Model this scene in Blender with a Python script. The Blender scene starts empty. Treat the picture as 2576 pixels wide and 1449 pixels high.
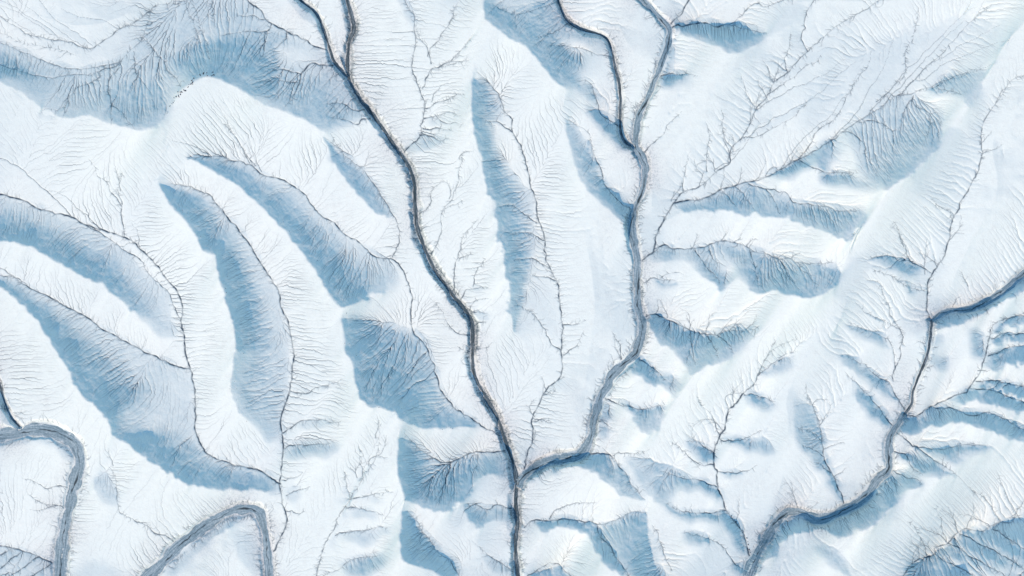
import bpy, math, random
import numpy as np

random.seed(7)
rng = np.random.default_rng(11)
scene = bpy.context.scene
R = math.radians

# ------------------------------------------------------------------ camera, light, exposure
U = 0.2                       # metres per traced unit: the view is 2576 x 1449 units = 515 x 290 m
CAM_H = 2200.0
cam_d = bpy.data.cameras.new('camera')
cam = bpy.data.objects.new('camera', cam_d)
scene.collection.objects.link(cam)
cam.location = (0, 0, CAM_H + 4.0)
cam.rotation_euler = (0, 0, 0)
cam_d.sensor_width = 36.0
cam_d.lens = 36.0 * CAM_H / (2576 * U)
cam_d.clip_start = 1.0
cam_d.clip_end = 30000.0
scene.camera = cam

SUN_EL = R(40)
SUN_AZ = R(212)               # compass bearing of the sun, north = top of the picture
sv = (math.sin(SUN_AZ) * math.cos(SUN_EL), math.cos(SUN_AZ) * math.cos(SUN_EL), math.sin(SUN_EL))
world = bpy.data.worlds.new('World')
scene.world = world
world.use_nodes = True
nt = world.node_tree
bg = nt.nodes['Background']
sky = nt.nodes.new('ShaderNodeTexSky')
sky.sky_type = 'NISHITA'
sky.sun_disc = False
sky.sun_elevation = SUN_EL
sky.sun_rotation = SUN_AZ
sky.altitude = 800
sky.air_density = 3.0
sky.dust_density = 0.0
sky.ozone_density = 10.0
nt.links.new(sky.outputs['Color'], bg.inputs['Color'])
bg.inputs['Strength'].default_value = 0.15

sun_d = bpy.data.lights.new('sun', 'SUN')
sun = bpy.data.objects.new('sun', sun_d)
scene.collection.objects.link(sun)
sun_d.energy = 4.15
sun_d.angle = R(0.6)
sun_d.color = (1.0, 0.635, 0.41)
from mathutils import Vector
sun.rotation_euler = Vector((-sv[0], -sv[1], -sv[2])).to_track_quat('-Z', 'Y').to_euler()
sun.location = (sv[0] * 500, sv[1] * 500, sv[2] * 500)

scene.view_settings.view_transform = 'Standard'
scene.view_settings.look = 'None'
scene.view_settings.gamma = 1.0
scene.view_settings.use_curve_mapping = False
scene.view_settings.exposure = 0.0
scene.cycles.diffuse_bounces = 2

# ------------------------------------------------------------------ the drainage of the place
# rivers: (bed half width at start, at end, trench depth m, points)
RIVERS = [
 (5, 5, 3.0, "872,0 884,43 886,73 874,107 872,160 874,193 892,227 916,263 946,300 976,343 1009,390 1032,430 1041,467 1042,483 1044,533 1051,576 1066,620 1089,673 1119,716 1152,760 1179,793 1189,820 1189,866 1189,916 1197,953 1226,1009 1249,1049 1266,1096 1281,1136 1292,1173 1301,1216 1298,1266 1301,1316 1297,1383 1302,1449"),
 (2.5, 3.5, 2.0, "760,0 783,17 800,43 813,77 827,123 837,150 859,177 874,193"),
 (5, 12, 1.2, "1622,0 1652,30 1679,60 1686,80 1682,113 1666,153 1649,197 1632,240 1609,290 1602,327 1599,367 1616,393 1624,417 1622,450 1616,483 1599,520 1591,566 1597,616 1604,660 1602,710 1606,766 1617,810 1614,843 1597,890 1569,916 1536,950 1529,973 1509,999 1496,1049 1486,1099 1466,1136 1442,1149 1392,1156 1352,1173 1319,1196 1301,1226"),
 (3, 3, 1.8, "1406,0 1416,27 1432,50 1459,67 1502,80 1529,97 1542,133 1552,180 1562,227 1562,283 1562,320 1572,353 1596,370"),
 (11, 5, 1.1, "2576,696 2544,723 2500,753 2450,776 2390,783 2347,806"),
 (3, 3, 1.6, "2347,806 2344,850 2334,893 2317,940 2307,966 2300,986 2297,1019 2277,1046"),
 (8, 15, .9, "2277,1046 2257,1073 2240,1103 2237,1139 2237,1179 2210,1206 2184,1243 2157,1266 2120,1283 2077,1303 2044,1303 2007,1289 1977,1293 1950,1319 1924,1359 1897,1403 1877,1449"),
 (15, 14, .9, "0,1093 43,1086 77,1081 117,1079 153,1089 187,1109 203,1133 205,1163 197,1199 187,1239 175,1283 165,1333 158,1383 155,1449"),
 (3, 3, 2.0, "2,966 7,983 20,1019 33,1046 55,1073"),
 (15, 9, .9, "377,1449 410,1416 450,1373 490,1343 527,1316 573,1289 610,1281 637,1279 657,1296 665,1326 672,1366 675,1409 677,1449"),
]
# channels: (line half width, level at start, level at end, points); level 0 = valley floor, 1 = crest
CH = [
 (2.0, 0, 0, "0,491 40,500 67,508 107,528 177,546 213,565 267,581 310,596 343,620 383,653 410,690 447,736 457,776 453,803 467,850 470,896 482,933 490,966 495,999 493,1049 493,1089 513,1129 533,1148 567,1159 617,1174 667,1193 707,1216"),
 (1.2, 0, 0, "217,568 267,600 310,630 347,653 377,693 420,736 437,773 452,800"),
 (1.7, 0, 0, "0,665 33,690 73,716 110,738 150,765 187,783 227,806 280,840 327,866 367,886 407,906 447,920 480,925"),
 (1.4, 0, 0, "0,693 43,701 73,716"),
 (1.9, .8, 0, "440,462 483,472 527,493 547,520 570,546"),
 (1.9, 0, 0, "570,546 597,576 627,613 653,663 683,710 700,733 710,783 723,810 733,850 738,900 733,950 730,976 720,1009 708,1036 707,1076 713,1116 715,1139 708,1179 707,1216 712,1266 720,1303 713,1339 693,1379 678,1403"),
 (1.6, .7, .1, "470,400 533,393 573,397 627,413"),
 (1.6, .1, 0, "627,413 667,440 717,457 753,483 773,503 800,533 833,563 859,583 896,608 942,640 986,650 1006,670 1026,710 1039,746 1039,773 1034,803 1039,840 1066,863 1086,906 1097,950 1102,966 1112,989 1142,1026 1176,1049 1206,1069 1242,1083 1262,1099"),
 (1.2, 0, .5, "986,646 1006,596 996,556 972,513 956,490 926,443 899,417 859,383 830,335"),
 (1.5, 0.2, 0, "1016,0 1032,27 1042,53 1042,110 1036,157 1046,197 1059,240 1066,273 1061,313 1052,347 1019,380 1009,390"),
 (1.5, .7, 0.05, "1200,180 1226,203 1249,230 1266,267 1289,300"),
 (1.6, .05, 0, "1289,300 1292,333 1316,377 1326,427 1336,467 1346,486 1352,540 1369,590 1379,663 1399,710 1409,760 1412,816 1414,883 1409,946 1379,979 1359,1009 1342,1059 1339,1113 1322,1153 1319,1186"),
 (1.5, 0, .6, "1591,533 1559,506 1536,486 1522,463 1512,423 1492,377 1469,323 1432,300"),
 (1.4, 0, .7, "1559,317 1526,297 1509,273 1499,233 1486,207 1446,200"),
 (1.3, 0, .6, "1542,140 1492,130 1470,123 1432,115 1382,112"),
 (1.3, 0, .6, "1432,52 1410,66 1385,80 1350,100"),
 (1.3, .2, .8, "1406,0 1350,18 1303,33 1275,30 1240,10"),
 (2.0, 0, 0, "1614,658 1642,633 1649,596 1669,550 1696,510"),
 (1.7, 0, .3, "1696,510 1717,483 1760,470 1800,430 1834,410 1840,380 1867,347 1890,303 1904,273 1930,247 1950,203 1984,180 2034,127 2084,83 2130,50 2180,23 2214,0"),
 (2.2, 0, .2, "1696,510 1717,506 1774,496 1814,480 1850,463 1890,458 1930,443 1967,427 2014,400 2067,370 2110,343 2150,310 2190,287 2234,257 2264,237"),
 (1.5, .2, .5, "2264,237 2334,167 2384,123 2450,50 2500,10"),
 (1.5, .2, .6, "2264,237 2300,233 2350,220 2400,230 2420,237"),
 (1.3, .2, .5, "2210,253 2280,187 2287,133 2310,67 2314,17"),
 (1.2, .15, .5, "2350,220 2385,195 2425,180 2490,172"),
 (1.2, .1, .5, "1867,347 1950,322 2000,285 2035,255"),
 (1.2, .1, .5, "1930,240 2000,190 2070,135"),
 (1.2, .05, .5, "2014,396 2050,355 2060,330 2110,290 2140,225 2190,160 2200,120"),
 (1.2, .1, .5, "2034,127 2020,95 2030,70 2025,55 2035,20 2050,0"),
 (1.8, 0, .6, "1646,626 1676,616 1692,626 1717,626 1740,626 1777,618 1814,608 1860,611 1890,625 1934,643 1964,653 1984,651 2010,660 2050,660 2094,660"),
 (1.3, .05, .85, "1750,630 1770,663 1794,686 1810,716"),
 (1.2, .05, .75, "1784,620 1800,653 1827,670"),
 (1.2, .08, .85, "1887,626 1897,660 1907,696 1914,722"),
 (1.2, .15, .9, "1965,656 1984,696 2014,736"),
 (1.2, .2, .85, "2007,660 2030,693 2054,716"),
 (1.6, .05, .7, "1887,461 1917,470 1957,483 1980,490 1994,510 2024,513 2050,518 2084,523 2124,531 2160,530"),
 (1.2, .03, .75, "1814,482 1840,500 1855,520"),
 (1.2, .03, .75, "1850,466 1880,495 1900,530"),
 (1.2, .03, .75, "1930,474 1950,505 1965,540"),
 (1.3, .05, .8, "2124,330 2150,333 2174,363 2174,387 2190,413 2210,447"),
 (1.3, .08, .85, "2164,307 2200,302 2240,320 2250,350 2250,393"),
 (1.3, .2, .9, "2304,237 2310,263 2340,283 2340,313 2325,355"),
 (1.1, .45, .9, "2342,285 2360,283 2372,313"),
 (1.3, .03, .6, "2014,400 2050,420 2097,433 2160,435"),
 (1.7, 0, .1, "1686,60 1700,40 1717,27 1730,0"),
 (2.0, 0, .1, "1686,72 1706,60 1717,61 1780,57 1797,61 1834,59"),
 (1.4, .1, .7, "1834,59 1860,65 1884,73 1907,78 1934,82"),
 (1.2, .1, .5, "1837,58 1864,43 1897,10 1924,13 1960,3"),
 (1.9, .3, 0, "2576,187 2554,193 2517,240 2480,297 2467,333 2467,363 2470,390 2464,423 2440,473 2420,510 2399,556 2390,606 2377,650 2350,686 2337,716 2334,760 2344,806"),
 (1.6, 0, .6, "2344,686 2317,670 2290,650 2274,620 2264,586 2244,556"),
 (1.3, .1, .7, "2300,657 2264,656 2244,646 2184,646"),
 (1.3, .1, .6, "2399,556 2385,530 2360,515 2340,500"),
 (1.5, .15, 0, "2497,830 2487,880 2477,916 2464,940 2457,956 2440,979 2400,999 2350,1023 2317,1046 2277,1044"),
 (1.6, .15, .4, "2497,830 2517,810 2576,793"),
 (1.6, .12, .4, "2499,853 2530,840 2576,835"),
 (1.6, .1, .4, "2490,896 2517,890 2540,875 2576,873"),
 (1.3, .08, .5, "2464,933 2494,933"),
 (1.6, .06, .4, "2460,960 2517,960 2576,975"),
 (1.6, .05, .4, "2444,979 2500,982 2544,996 2576,1013"),
 (1.7, .02, .4, "2354,1026 2397,1029 2444,1043 2494,1039 2544,1063 2576,1079"),
 (1.6, 0, .7, "2257,1089 2284,1109 2317,1126 2367,1129 2417,1119 2484,1119"),
 (1.3, .1, .8, "2300,1120 2350,1159 2404,1194"),
 (1.4, 0, .7, "2247,1136 2277,1143 2290,1166 2317,1193"),
 (1.4, 0, .7, "2247,1183 2284,1199 2317,1216"),
 (2.0, 0, .2, "2280,1446 2294,1426 2317,1413 2357,1399 2360,1383 2390,1369 2420,1346 2444,1336 2484,1339 2507,1329 2527,1319 2557,1316 2570,1296"),
 (1.4, .2, .7, "2570,1296 2540,1243 2514,1189"),
 (1.4, .2, .7, "2527,1319 2505,1280 2475,1250 2440,1225"),
 (1.5, .1, .7, "2360,1399 2404,1423 2450,1449"),
 (1.5, .1, .7, "2394,1371 2450,1399 2517,1446"),
 (1.5, .1, .7, "2424,1349 2500,1386 2576,1433"),
 (1.5, .15, .6, "2507,1336 2544,1359 2576,1383"),
 (1.2, 0.1, .6, "2390,1369 2375,1330 2355,1270"),
 (1.2, 0.1, .6, "2340,1405 2320,1355 2280,1310"),
 (1.8, .8, .1, "1950,856 1934,886 1907,940 1900,963 1890,975 1870,989"),
 (2.0, .1, 0, "1870,989 1850,1013 1830,1029 1824,1063 1810,1096 1800,1129 1799,1173 1805,1186 1804,1223 1820,1256 1827,1289 1857,1323 1874,1359 1887,1403"),
 (1.4, 0.02, .6, "1810,1103 1830,1109 1860,1109 1884,1099 1917,1083"),
 (1.4, 0.02, .6, "1807,1186 1830,1186 1867,1189 1904,1169"),
 (1.4, 0.08, .6, "1872,993 1904,993 1950,1009"),
 (1.4, 0.12, .7, "1904,946 1924,930 1957,900 2000,885"),
 (1.2, 0.5, .8, "1934,886 1960,870 2007,850"),
 (1.5, 0, .8, "1802,1224 1774,1213 1717,1204 1690,1190 1660,1185"),
 (1.5, 0, .8, "1824,1284 1767,1291 1717,1283 1672,1266"),
 (1.4, 0, .7, "1797,1169 1757,1164 1717,1133 1685,1110"),
 (1.4, 0, .7, "1799,1141 1760,1118 1717,1085"),
 (1.3, 0, .7, "1812,1096 1790,1050 1750,995"),
 (1.4, 0, .7, "1874,1433 1844,1413 1817,1373 1784,1353 1717,1339"),
 (1.9, 0, .9, "2125,1273 2104,1216 2080,1166 2070,1123 2064,1076 2044,1026 2027,966"),
 (1.2, .3, .8, "2068,1110 2045,1090 2005,1075"),
 (1.2, .2, .8, "2075,1150 2040,1130 2005,1110"),
 (1.2, .2, .8, "2090,1190 2065,1170 2035,1160"),
 (1.4, 0, .7, "2247,1073 2207,1019 2154,966 2125,935"),
 (1.4, 0, .7, "2280,1033 2254,996 2234,966 2194,933 2130,893"),
 (1.4, 0.1, .7, "2250,960 2250,940 2270,883 2270,836 2244,790 2217,723 2180,705"),
 (1.2, .4, .8, "2268,830 2230,810 2174,786 2150,760"),
 (1.2, .3, .8, "2255,930 2250,883 2217,843 2184,830 2134,810"),
 (1.2, .4, .8, "2330,730 2300,728 2250,700 2190,675"),
 (1.8, 0, .6, "1622,800 1646,790 1669,800 1702,813 1730,830 1770,840 1804,843 1824,830 1867,830 1907,820"),
 (1.5, .1, .85, "1737,836 1742,876 1747,916"),
 (1.3, .15, .85, "1780,843 1797,876 1805,900"),
 (1.3, .2, .85, "1806,845 1835,875 1845,890"),
 (1.7, 0, .8, "1599,900 1622,913 1659,940 1676,956"),
 (1.7, 0, .7, "1516,1003 1546,1016 1576,1019 1606,1029 1626,1029 1676,1016"),
 (1.4, 0, .7, "1506,1059 1526,1066 1553,1083"),
 (2.0, 0, .85, "1476,1143 1512,1144 1542,1153 1562,1179 1586,1213 1622,1256"),
 (1.4, .1, .8, "1542,1146 1556,1138 1592,1139 1634,1130"),
 (1.8, 0, .8, "1319,1326 1342,1309 1382,1308 1412,1304 1459,1309 1486,1314 1499,1316 1539,1314 1559,1299 1582,1288 1622,1289"),
 (2.2, .2, .4, "1502,1320 1509,1336 1529,1366 1552,1403 1579,1449"),
 (1.3, .1, .7, "1382,1305 1390,1290 1430,1272 1500,1262"),
 (1.6, .3, .7, "1689,1433 1672,1399 1656,1349 1640,1320"),
 (1.4, 0, .7, "1330,1449 1365,1425 1400,1420 1425,1440 1440,1449"),
 (1.9, 0, .5, "1277,1134 1236,1139 1202,1141 1172,1148 1136,1164 1102,1158 1072,1143 1039,1109 1019,1089"),
 (1.6, .1, .9, "1132,1166 1126,1196 1116,1219 1092,1259"),
 (1.2, .05, .8, "1202,1143 1200,1170 1185,1205"),
 (1.7, 0, .8, "1291,1281 1256,1271 1229,1279 1192,1266 1172,1266"),
 (1.9, .8, .2, "1026,1283 1046,1309 1066,1339 1092,1369 1112,1393 1132,1406 1146,1433 1159,1449"),
 (1.5, 0, .7, "1296,1429 1259,1416 1226,1396 1200,1372"),
 (1.5, 0, .8, "800,1449 807,1399 827,1356 847,1309 859,1286 882,1253 916,1199 942,1156 952,1109 956,1076"),
 (1.4, .1, .8, "886,1253 919,1249 949,1239 990,1235"),
 (1.4, .1, .8, "872,1276 922,1279 969,1296"),
 (1.4, .05, .7, "845,1345 892,1336 942,1326 985,1322"),
 (1.5, .02, .6, "820,1445 859,1426 892,1406 959,1393"),
 (1.2, .1, .5, "882,1249 876,1216 866,1183"),
 (1.2, .2, .6, "914,1195 908,1160 904,1120"),
 (1.4, 0, .6, "730,983 770,988 793,979 827,966 860,955"),
 (1.5, 0, .6, "712,1089 733,1076 760,1059 800,1056 859,1059"),
 (1.5, 0, .6, "717,1129 740,1118 783,1116 833,1113"),
 (1.4, 0, .6, "710,1206 733,1203 767,1186"),
 (1.3, 0, .6, "722,1245 745,1232 783,1222"),
 (1.3, 0, .5, "720,1285 745,1290 770,1284"),
 (1.4, 0, .5, "445,1369 427,1346 400,1336 367,1316 333,1296 310,1289 303,1273 302,1233 293,1199 280,1173"),
 (1.4, 0, .5, "180,1226 150,1221 123,1222 87,1208 60,1200"),
 (1.4, 0, .5, "165,1276 143,1269 123,1271 100,1259 70,1230"),
 (1.2, .2, .5, "150,1270 120,1280 80,1280"),
 (1.8, 0, .1, "150,1419 117,1403 67,1386 0,1369"),
 (1.6, .1, .6, "100,1400 76,1418 40,1440 20,1460"),
 (1.5, .1, .6, "55,1388 35,1402 0,1427 -20,1440"),
 (1.6, .1, .6, "132,1416 110,1432 84,1449 70,1465"),
 (1.4, .1, .6, "30,1380 10,1392 -20,1405"),
 # long faint rills of the upper right fan and the upper left apron
 (1.0, .05, .4, "1905,275 1960,240 2010,215 2070,190 2120,150"),
 (1.0, .05, .4, "1880,345 1960,290 2040,250 2110,190 2160,150"),
 (1.0, .05, .4, "1967,425 2010,360 2080,300 2130,240 2165,180"),
 (1.1, .1, .4, "2190,285 2250,215 2320,140 2380,80 2440,20"),
 (1.1, .1, .4, "2234,257 2300,180 2370,110 2430,50"),
 (1.0, .15, .4, "2290,210 2360,150 2440,100 2520,60"),
 (1.0, .2, .45, "2320,200 2400,150 2470,120 2540,100"),
 (1.0, .2, .45, "2350,215 2420,190 2500,160"),
 (1.0, .05, .4, "2100,345 2140,300 2185,235 2230,160 2255,90"),
 (1.0, .05, .4, "1800,425 1850,395 1900,330 1940,300"),
 (1.1, .3, .5, "213,118 160,85 110,50 60,10"),
 (1.0, .3, .5, "230,113 190,80 130,40 90,-10"),
 (1.0, .3, .5, "160,103 100,60 40,20 0,-5"),
 (1.0, .35, .5, "100,97 60,70 20,45 0,25"),
 (1.0, .3, .5, "295,70 260,50 200,40 150,20"),
 # upper left basin
 (1.8, .1, .2, "457,0 443,5 413,3 387,7 367,43 357,83 337,113 307,143"),
 (1.5, .2, .9, "307,143 290,173 270,200 270,227 280,257 300,277 320,300 343,327"),
 (1.6, .1, .4, "387,10 350,40 330,57 293,73 240,110 213,118 160,103 100,97 50,73 0,43"),
 (1.6, .2, .4, "303,152 250,162 200,170 160,170 110,153 67,133 0,107"),
 (1.5, .25, .5, "250,178 200,188 140,190 87,188 0,163"),
 (1.3, .22, .7, "300,156 253,177 248,197 200,213 177,240 163,267 160,295"),
 (1.2, .35, .6, "163,270 140,275 105,277"),
 (1.2, .4, .4, "0,83 60,107 110,120 140,123 187,138"),
 (1.1, .35, .45, "170,106 120,80 60,40 0,10"),
 (1.3, .15, .8, "353,90 390,133 430,187 457,220"),
 (1.3, .25, .8, "333,127 340,187 367,220 383,240 390,275"),
 (1.2, .3, .85, "282,262 280,290 283,315"),
 (1.2, .12, .6, "457,0 467,20 477,43 493,93 510,140"),
 (1.2, .12, .6, "480,0 493,43 513,93 527,150"),
 (1.2, .12, .6, "527,0 530,40 540,67"),
 (1.8, .15, 0, "623,0 650,20 670,47 700,63 723,80 770,98 797,113 828,126"),
 (1.3, .05, .7, "678,55 662,75 603,77 550,87"),
 (1.3, .1, .8, "662,75 660,133 640,160"),
 (1.3, .05, .5, "670,45 633,35 587,38"),
 (1.1, .05, .5, "717,80 715,97 690,115 685,140"),
 (1.9, 0, .1, "842,158 810,163 783,155 753,182"),
 (1.4, .1, .8, "753,182 750,207 733,250 715,267"),
 (1.3, .1, .8, "753,182 700,173 650,173"),
 (1.3, .15, .85, "750,204 683,203 633,210"),
 (1.6, 0, .6, "929,295 909,300 899,313 859,300 827,292"),
 (1.6, 0, .6, "917,273 896,277 859,257 810,260"),
 # central small gullies
 (1.4, 0, .5, "1066,273 1090,258 1130,245 1170,238"),
 (1.5, 0, .6, "1066,296 1100,291 1120,284 1160,292"),
 (1.4, .2, .6, "1098,292 1115,308 1165,312"),
 (1.5, 0, .6, "1063,321 1100,322 1140,330"),
 (1.6, 0, .6, "1055,338 1080,340 1102,352 1130,347"),
 (1.5, 0, .6, "1062,220 1072,190 1085,172 1110,168 1150,140 1185,95"),
 (1.2, .3, .6, "1100,170 1140,160 1180,152"),
 (1.3, .1, .6, "1084,158 1078,125 1100,100 1130,55 1150,10"),
 (1.1, .1, .5, "1085,255 1110,215 1140,210"),
 (1.3, 0, .5, "1052,540 1080,515 1088,483 1110,455"),
 (1.3, 0, .6, "1082,640 1105,600 1112,540 1135,515 1170,505"),
 (1.3, .1, .6, "1112,530 1140,490 1160,410 1165,380"),
 (1.3, 0, .7, "1141,738 1147,700 1143,680 1155,630 1170,585 1205,550"),
 (1.4, .1, .7, "1155,650 1180,640 1200,637"),
 (1.4, 0, .7, "1156,760 1170,735 1195,725 1230,722"),
 (1.3, .1, .7, "1190,720 1198,680 1225,650"),
 (1.4, 0, .7, "1178,785 1195,760 1230,750"),
 (1.5, 0, .6, "1181,790 1200,783 1228,788"),
 (1.5, 0, .6, "1194,820 1207,812 1225,810"),
 (1.4, 0, .6, "1196,878 1220,872 1240,860"),
 (1.3, 0, .5, "1186,888 1165,880 1150,872"),
 (1.2, 0, .5, "1186,842 1150,838 1110,785 1080,748"),
 (1.2, 0, .5, "1345,1062 1370,1058 1395,1065"),
 (1.3, 0, .6, "1362,1000 1385,985 1405,988"),
 (1.3, 0, .6, "1416,816 1450,818 1477,805"),
 (1.2, 0, .6, "1418,895 1450,872 1470,830"),
 (1.5, 0, .6, "1566,912 1562,890 1555,860 1540,835"),
 (1.4, 0, .6, "1290,333 1260,310 1230,300 1205,297"),
 (1.3, 0, .8, "1352,560 1320,540 1290,520 1255,520"),
 (1.3, 0, .8, "1369,605 1330,590 1295,590 1265,585"),
 (1.3, 0, .8, "1379,673 1350,655 1310,655 1280,655"),
 (1.3, 0, .7, "1399,706 1370,698 1335,695"),
 (1.3, 0, .7, "1410,880 1390,865 1370,825 1340,790 1300,765"),
 (1.4, 0, .7, "1653,196 1690,182 1716,187 1755,190"),
 (1.3, 0, .6, "1618,388 1660,345 1690,305 1715,280"),
 (1.2, 0, .6, "1780,430 1778,400 1786,340 1775,305"),
 (1.2, 0, .6, "1720,480 1722,440 1738,380"),
 (1.2, .05, .6, "1838,385 1825,340 1815,270"),
 (1.2, .05, .6, "1902,275 1880,235 1865,190"),
 (1.2, .1, .6, "1948,205 1935,180 1920,150"),
 (1.2, .1, .6, "1984,180 1975,150 1990,120 1990,80"),
 (1.5, 0, .7, "1618,714 1640,700 1667,705 1700,705"),
 (1.3, .2, .7, "1660,700 1695,685 1720,690"),
 (1.3, 0, .6, "310,596 308,560 305,510 300,470 310,430"),
 (1.2, .1, .6, "306,520 290,490 270,460 245,430 225,400"),
 (1.1, 0, .6, "255,578 225,545 170,500 130,480"),
 (1.1, 0, .6, "180,545 150,515 125,490 60,430 0,395"),
 (1.1, 0, .5, "350,622 345,590 330,560"),
 (1.2, .1, .6, "640,415 610,380 590,340 560,310"),
 (1.1, .1, .6, "655,430 640,400 620,345"),
 (1.1, .1, .6, "527,395 500,370 450,355 420,345"),
]
# crests: (steepness factor, level at start, level at end, points)
RIDGE = [
 (1.0, .9, 1, "0,203 60,250 110,283 160,302 210,300 277,313 360,330 400,323 423,290 443,247 483,213 527,192 567,207 620,233 657,263 717,283 750,297 787,315 813,350 840,393 859,437 892,480 926,513 952,540 974,560"),
 (.75, 1, .8, "400,323 420,370 455,385 480,402"),
 (1.0, .9, 1, "480,402 517,420 567,447 617,483 653,516 687,550 733,600 777,656 810,710 833,746 859,783 859,833 869,876 889,913 896,966 909,1003 929,1019 969,1028 999,1033 1002,1053 1032,1069 1072,1079 1119,1081 1159,1081 1186,1074"),
 (.9, 1, .3, "859,778 909,754 976,740"),
 (.9, .9, .4, "999,1030 1008,980 1022,920"),
 (.8, 1, .8, "420,370 390,420 393,453"),
 (1.0, .9, .9, "393,453 417,496 447,536 483,573 513,626 540,643 550,683 567,743 583,790 593,833 597,876 587,916 580,966 580,999 600,1046 633,1089 665,1130"),
 (1.0, 1, .6, "0,608 50,616 100,633 150,663 207,690 260,720 293,750 333,793 353,833 383,870"),
 (1.0, .9, .7, "0,716 27,736 67,773 100,810 123,843 143,870 167,913 187,946 193,966 213,989 250,1023 277,1056 290,1096 333,1116 377,1153 417,1179 450,1199 483,1216 533,1228 600,1233 667,1233"),
 (.8, .9, 1, "1175,20 1182,133 1189,187"),
 (1.0, 1, .35, "1189,187 1186,267 1192,327 1209,377 1219,427 1226,483 1246,516 1252,576 1262,630 1276,683 1281,750 1282,800 1287,846 1292,950"),
 (1.0, 1, 1, "1216,0 1219,50 1249,73 1282,97 1322,117 1342,140 1372,173 1399,210 1420,235"),
 (1.0, 1, .9, "1420,235 1414,300 1430,350 1442,400 1459,450 1482,483 1512,513 1546,535 1572,570"),
 (.3, .6, .5, "950,20 960,150 1000,300 1015,360"),
 (.25, .6, .5, "950,420 1000,480 1015,560 1050,730 1100,820 1140,950 1230,1065"),
 (.35, .9, .5, "1460,560 1490,700 1490,850 1460,1000 1410,1100"),
 (1.0, .9, .9, "1717,83 1760,97 1804,117 1834,133 1864,131 1907,110 1934,90 1990,60"),
 (.8, .4, .9, "1700,100 1720,84"),
 (1.0, .4, 1, "1680,552 1717,534 1784,530 1850,536 1917,543 1984,556 2034,576 2084,590 2127,611 2150,603 2160,570 2190,543 2227,477 2267,450 2327,407 2367,363 2384,317 2400,283 2450,240 2490,180 2530,110 2576,60"),
 (.6, 1, 1, "2160,575 2140,620 2122,660"),
 (1.0, .5, 1, "1650,680 1700,670 1750,700 1800,728 1827,735 1850,722 1884,732 1917,743 1950,735 2017,752 2067,744 2100,723 2116,696 2120,666"),
 (.7, 1, .8, "2116,700 2125,760 2085,850 2020,905 1980,999 1982,1066 1970,1166 1960,1230"),
 (.5, .8, .5, "2105,820 2135,900 2150,1050 2170,1160"),
 (1.0, .5, 1, "1640,845 1664,868 1700,912 1737,948 1760,935 1784,922 1834,905 1867,875 1907,835 1990,800"),
 (1.0, .5, .9, "1600,935 1640,965 1690,1002 1722,975 1740,948"),
 (1.0, .6, .9, "1560,1045 1590,1060 1609,1089 1636,1098 1659,1078 1676,1043 1700,1002"),
 (.9, .9, 1, "1640,1099 1646,1166 1643,1249 1636,1276 1628,1300 1631,1343 1638,1399 1645,1449"),
 (1.1, .4, .9, "1352,1195 1392,1176 1452,1176 1492,1190 1532,1222 1559,1246 1595,1262 1626,1266"),
 (1.0, .4, .9, "1350,1330 1379,1328 1459,1330 1476,1352 1492,1386 1542,1436 1560,1449"),
 (1.0, .4, .6, "1897,1440 1924,1405 1970,1365 2017,1335 2060,1340 2100,1343 2167,1328 2217,1295 2267,1256 2317,1226 2404,1198 2470,1160 2576,1150"),
 (1.0, .2, .6, "2264,1082 2300,1092 2384,1068 2450,1073 2517,1096 2576,1110"),
 (1.0, .2, .5, "2400,1015 2470,1010 2540,1025 2576,1040"),
 (1.0, .2, .5, "2520,985 2576,998"),
 (1.0, .2, .5, "2500,940 2540,920 2576,915"),
 (1.0, .2, .5, "2502,868 2540,858 2576,855"),
 (1.0, .2, .5, "2510,838 2540,822 2576,815"),
 (1.0, .2, .6, "2355,830 2420,815 2480,790 2540,750 2576,735"),
 (1.0, .3, 1, "1240,1190 1225,1192 1192,1222 1172,1252 1146,1279 1099,1289 1059,1279 1019,1256 1002,1186 1004,1116 1006,1085"),
 (1.0, .3, .8, "1286,1310 1250,1325 1226,1318 1202,1331 1175,1310 1150,1282"),
 (1.0, 1, .8, "1019,1256 1011,1286 1006,1349 1012,1399 1040,1425 1092,1440 1110,1449"),
 (.5, .7, .6, "960,1050 990,1040"),
 (.5, .8, .7, "1180,300 1150,420 1140,480"),
 (1.0, .8, .9, "0,1480 80,1500 160,1490"),
 (1.0, .9, .9, "2450,1520 2576,1470 2650,1420"),
 (.5, .9, .9, "2100,1449 2200,1420 2300,1340 2400,1260 2480,1210"),
 (.5, .6, .6, "240,1180 230,1300 220,1449"),
 (.5, .8, .8, "350,1180 420,1260 560,1255"),
 (.35, .8, .8, "0,1180 80,1190 120,1330 90,1370"),
 (.4, .8, .8, "480,1449 560,1350 610,1320 650,1400 655,1449"),
 (.5, .8, .8, "690,0 760,60 815,115"),
 (.4, .8, .8, "1470,0 1560,70 1600,160 1580,260 1580,340"),
 (.4, .9, .9, "2000,0 1900,130 1800,230 1720,330 1650,420 1640,520"),
 (.45, .9, .9, "2120,0 2350,0 2500,60"),
 (.5, .9, .9, "2560,260 2500,360 2510,480 2450,600 2400,720 2450,740"),
 (.35, .8, .8, "0,0 100,40 200,60 300,40 350,0"),
]


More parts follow.
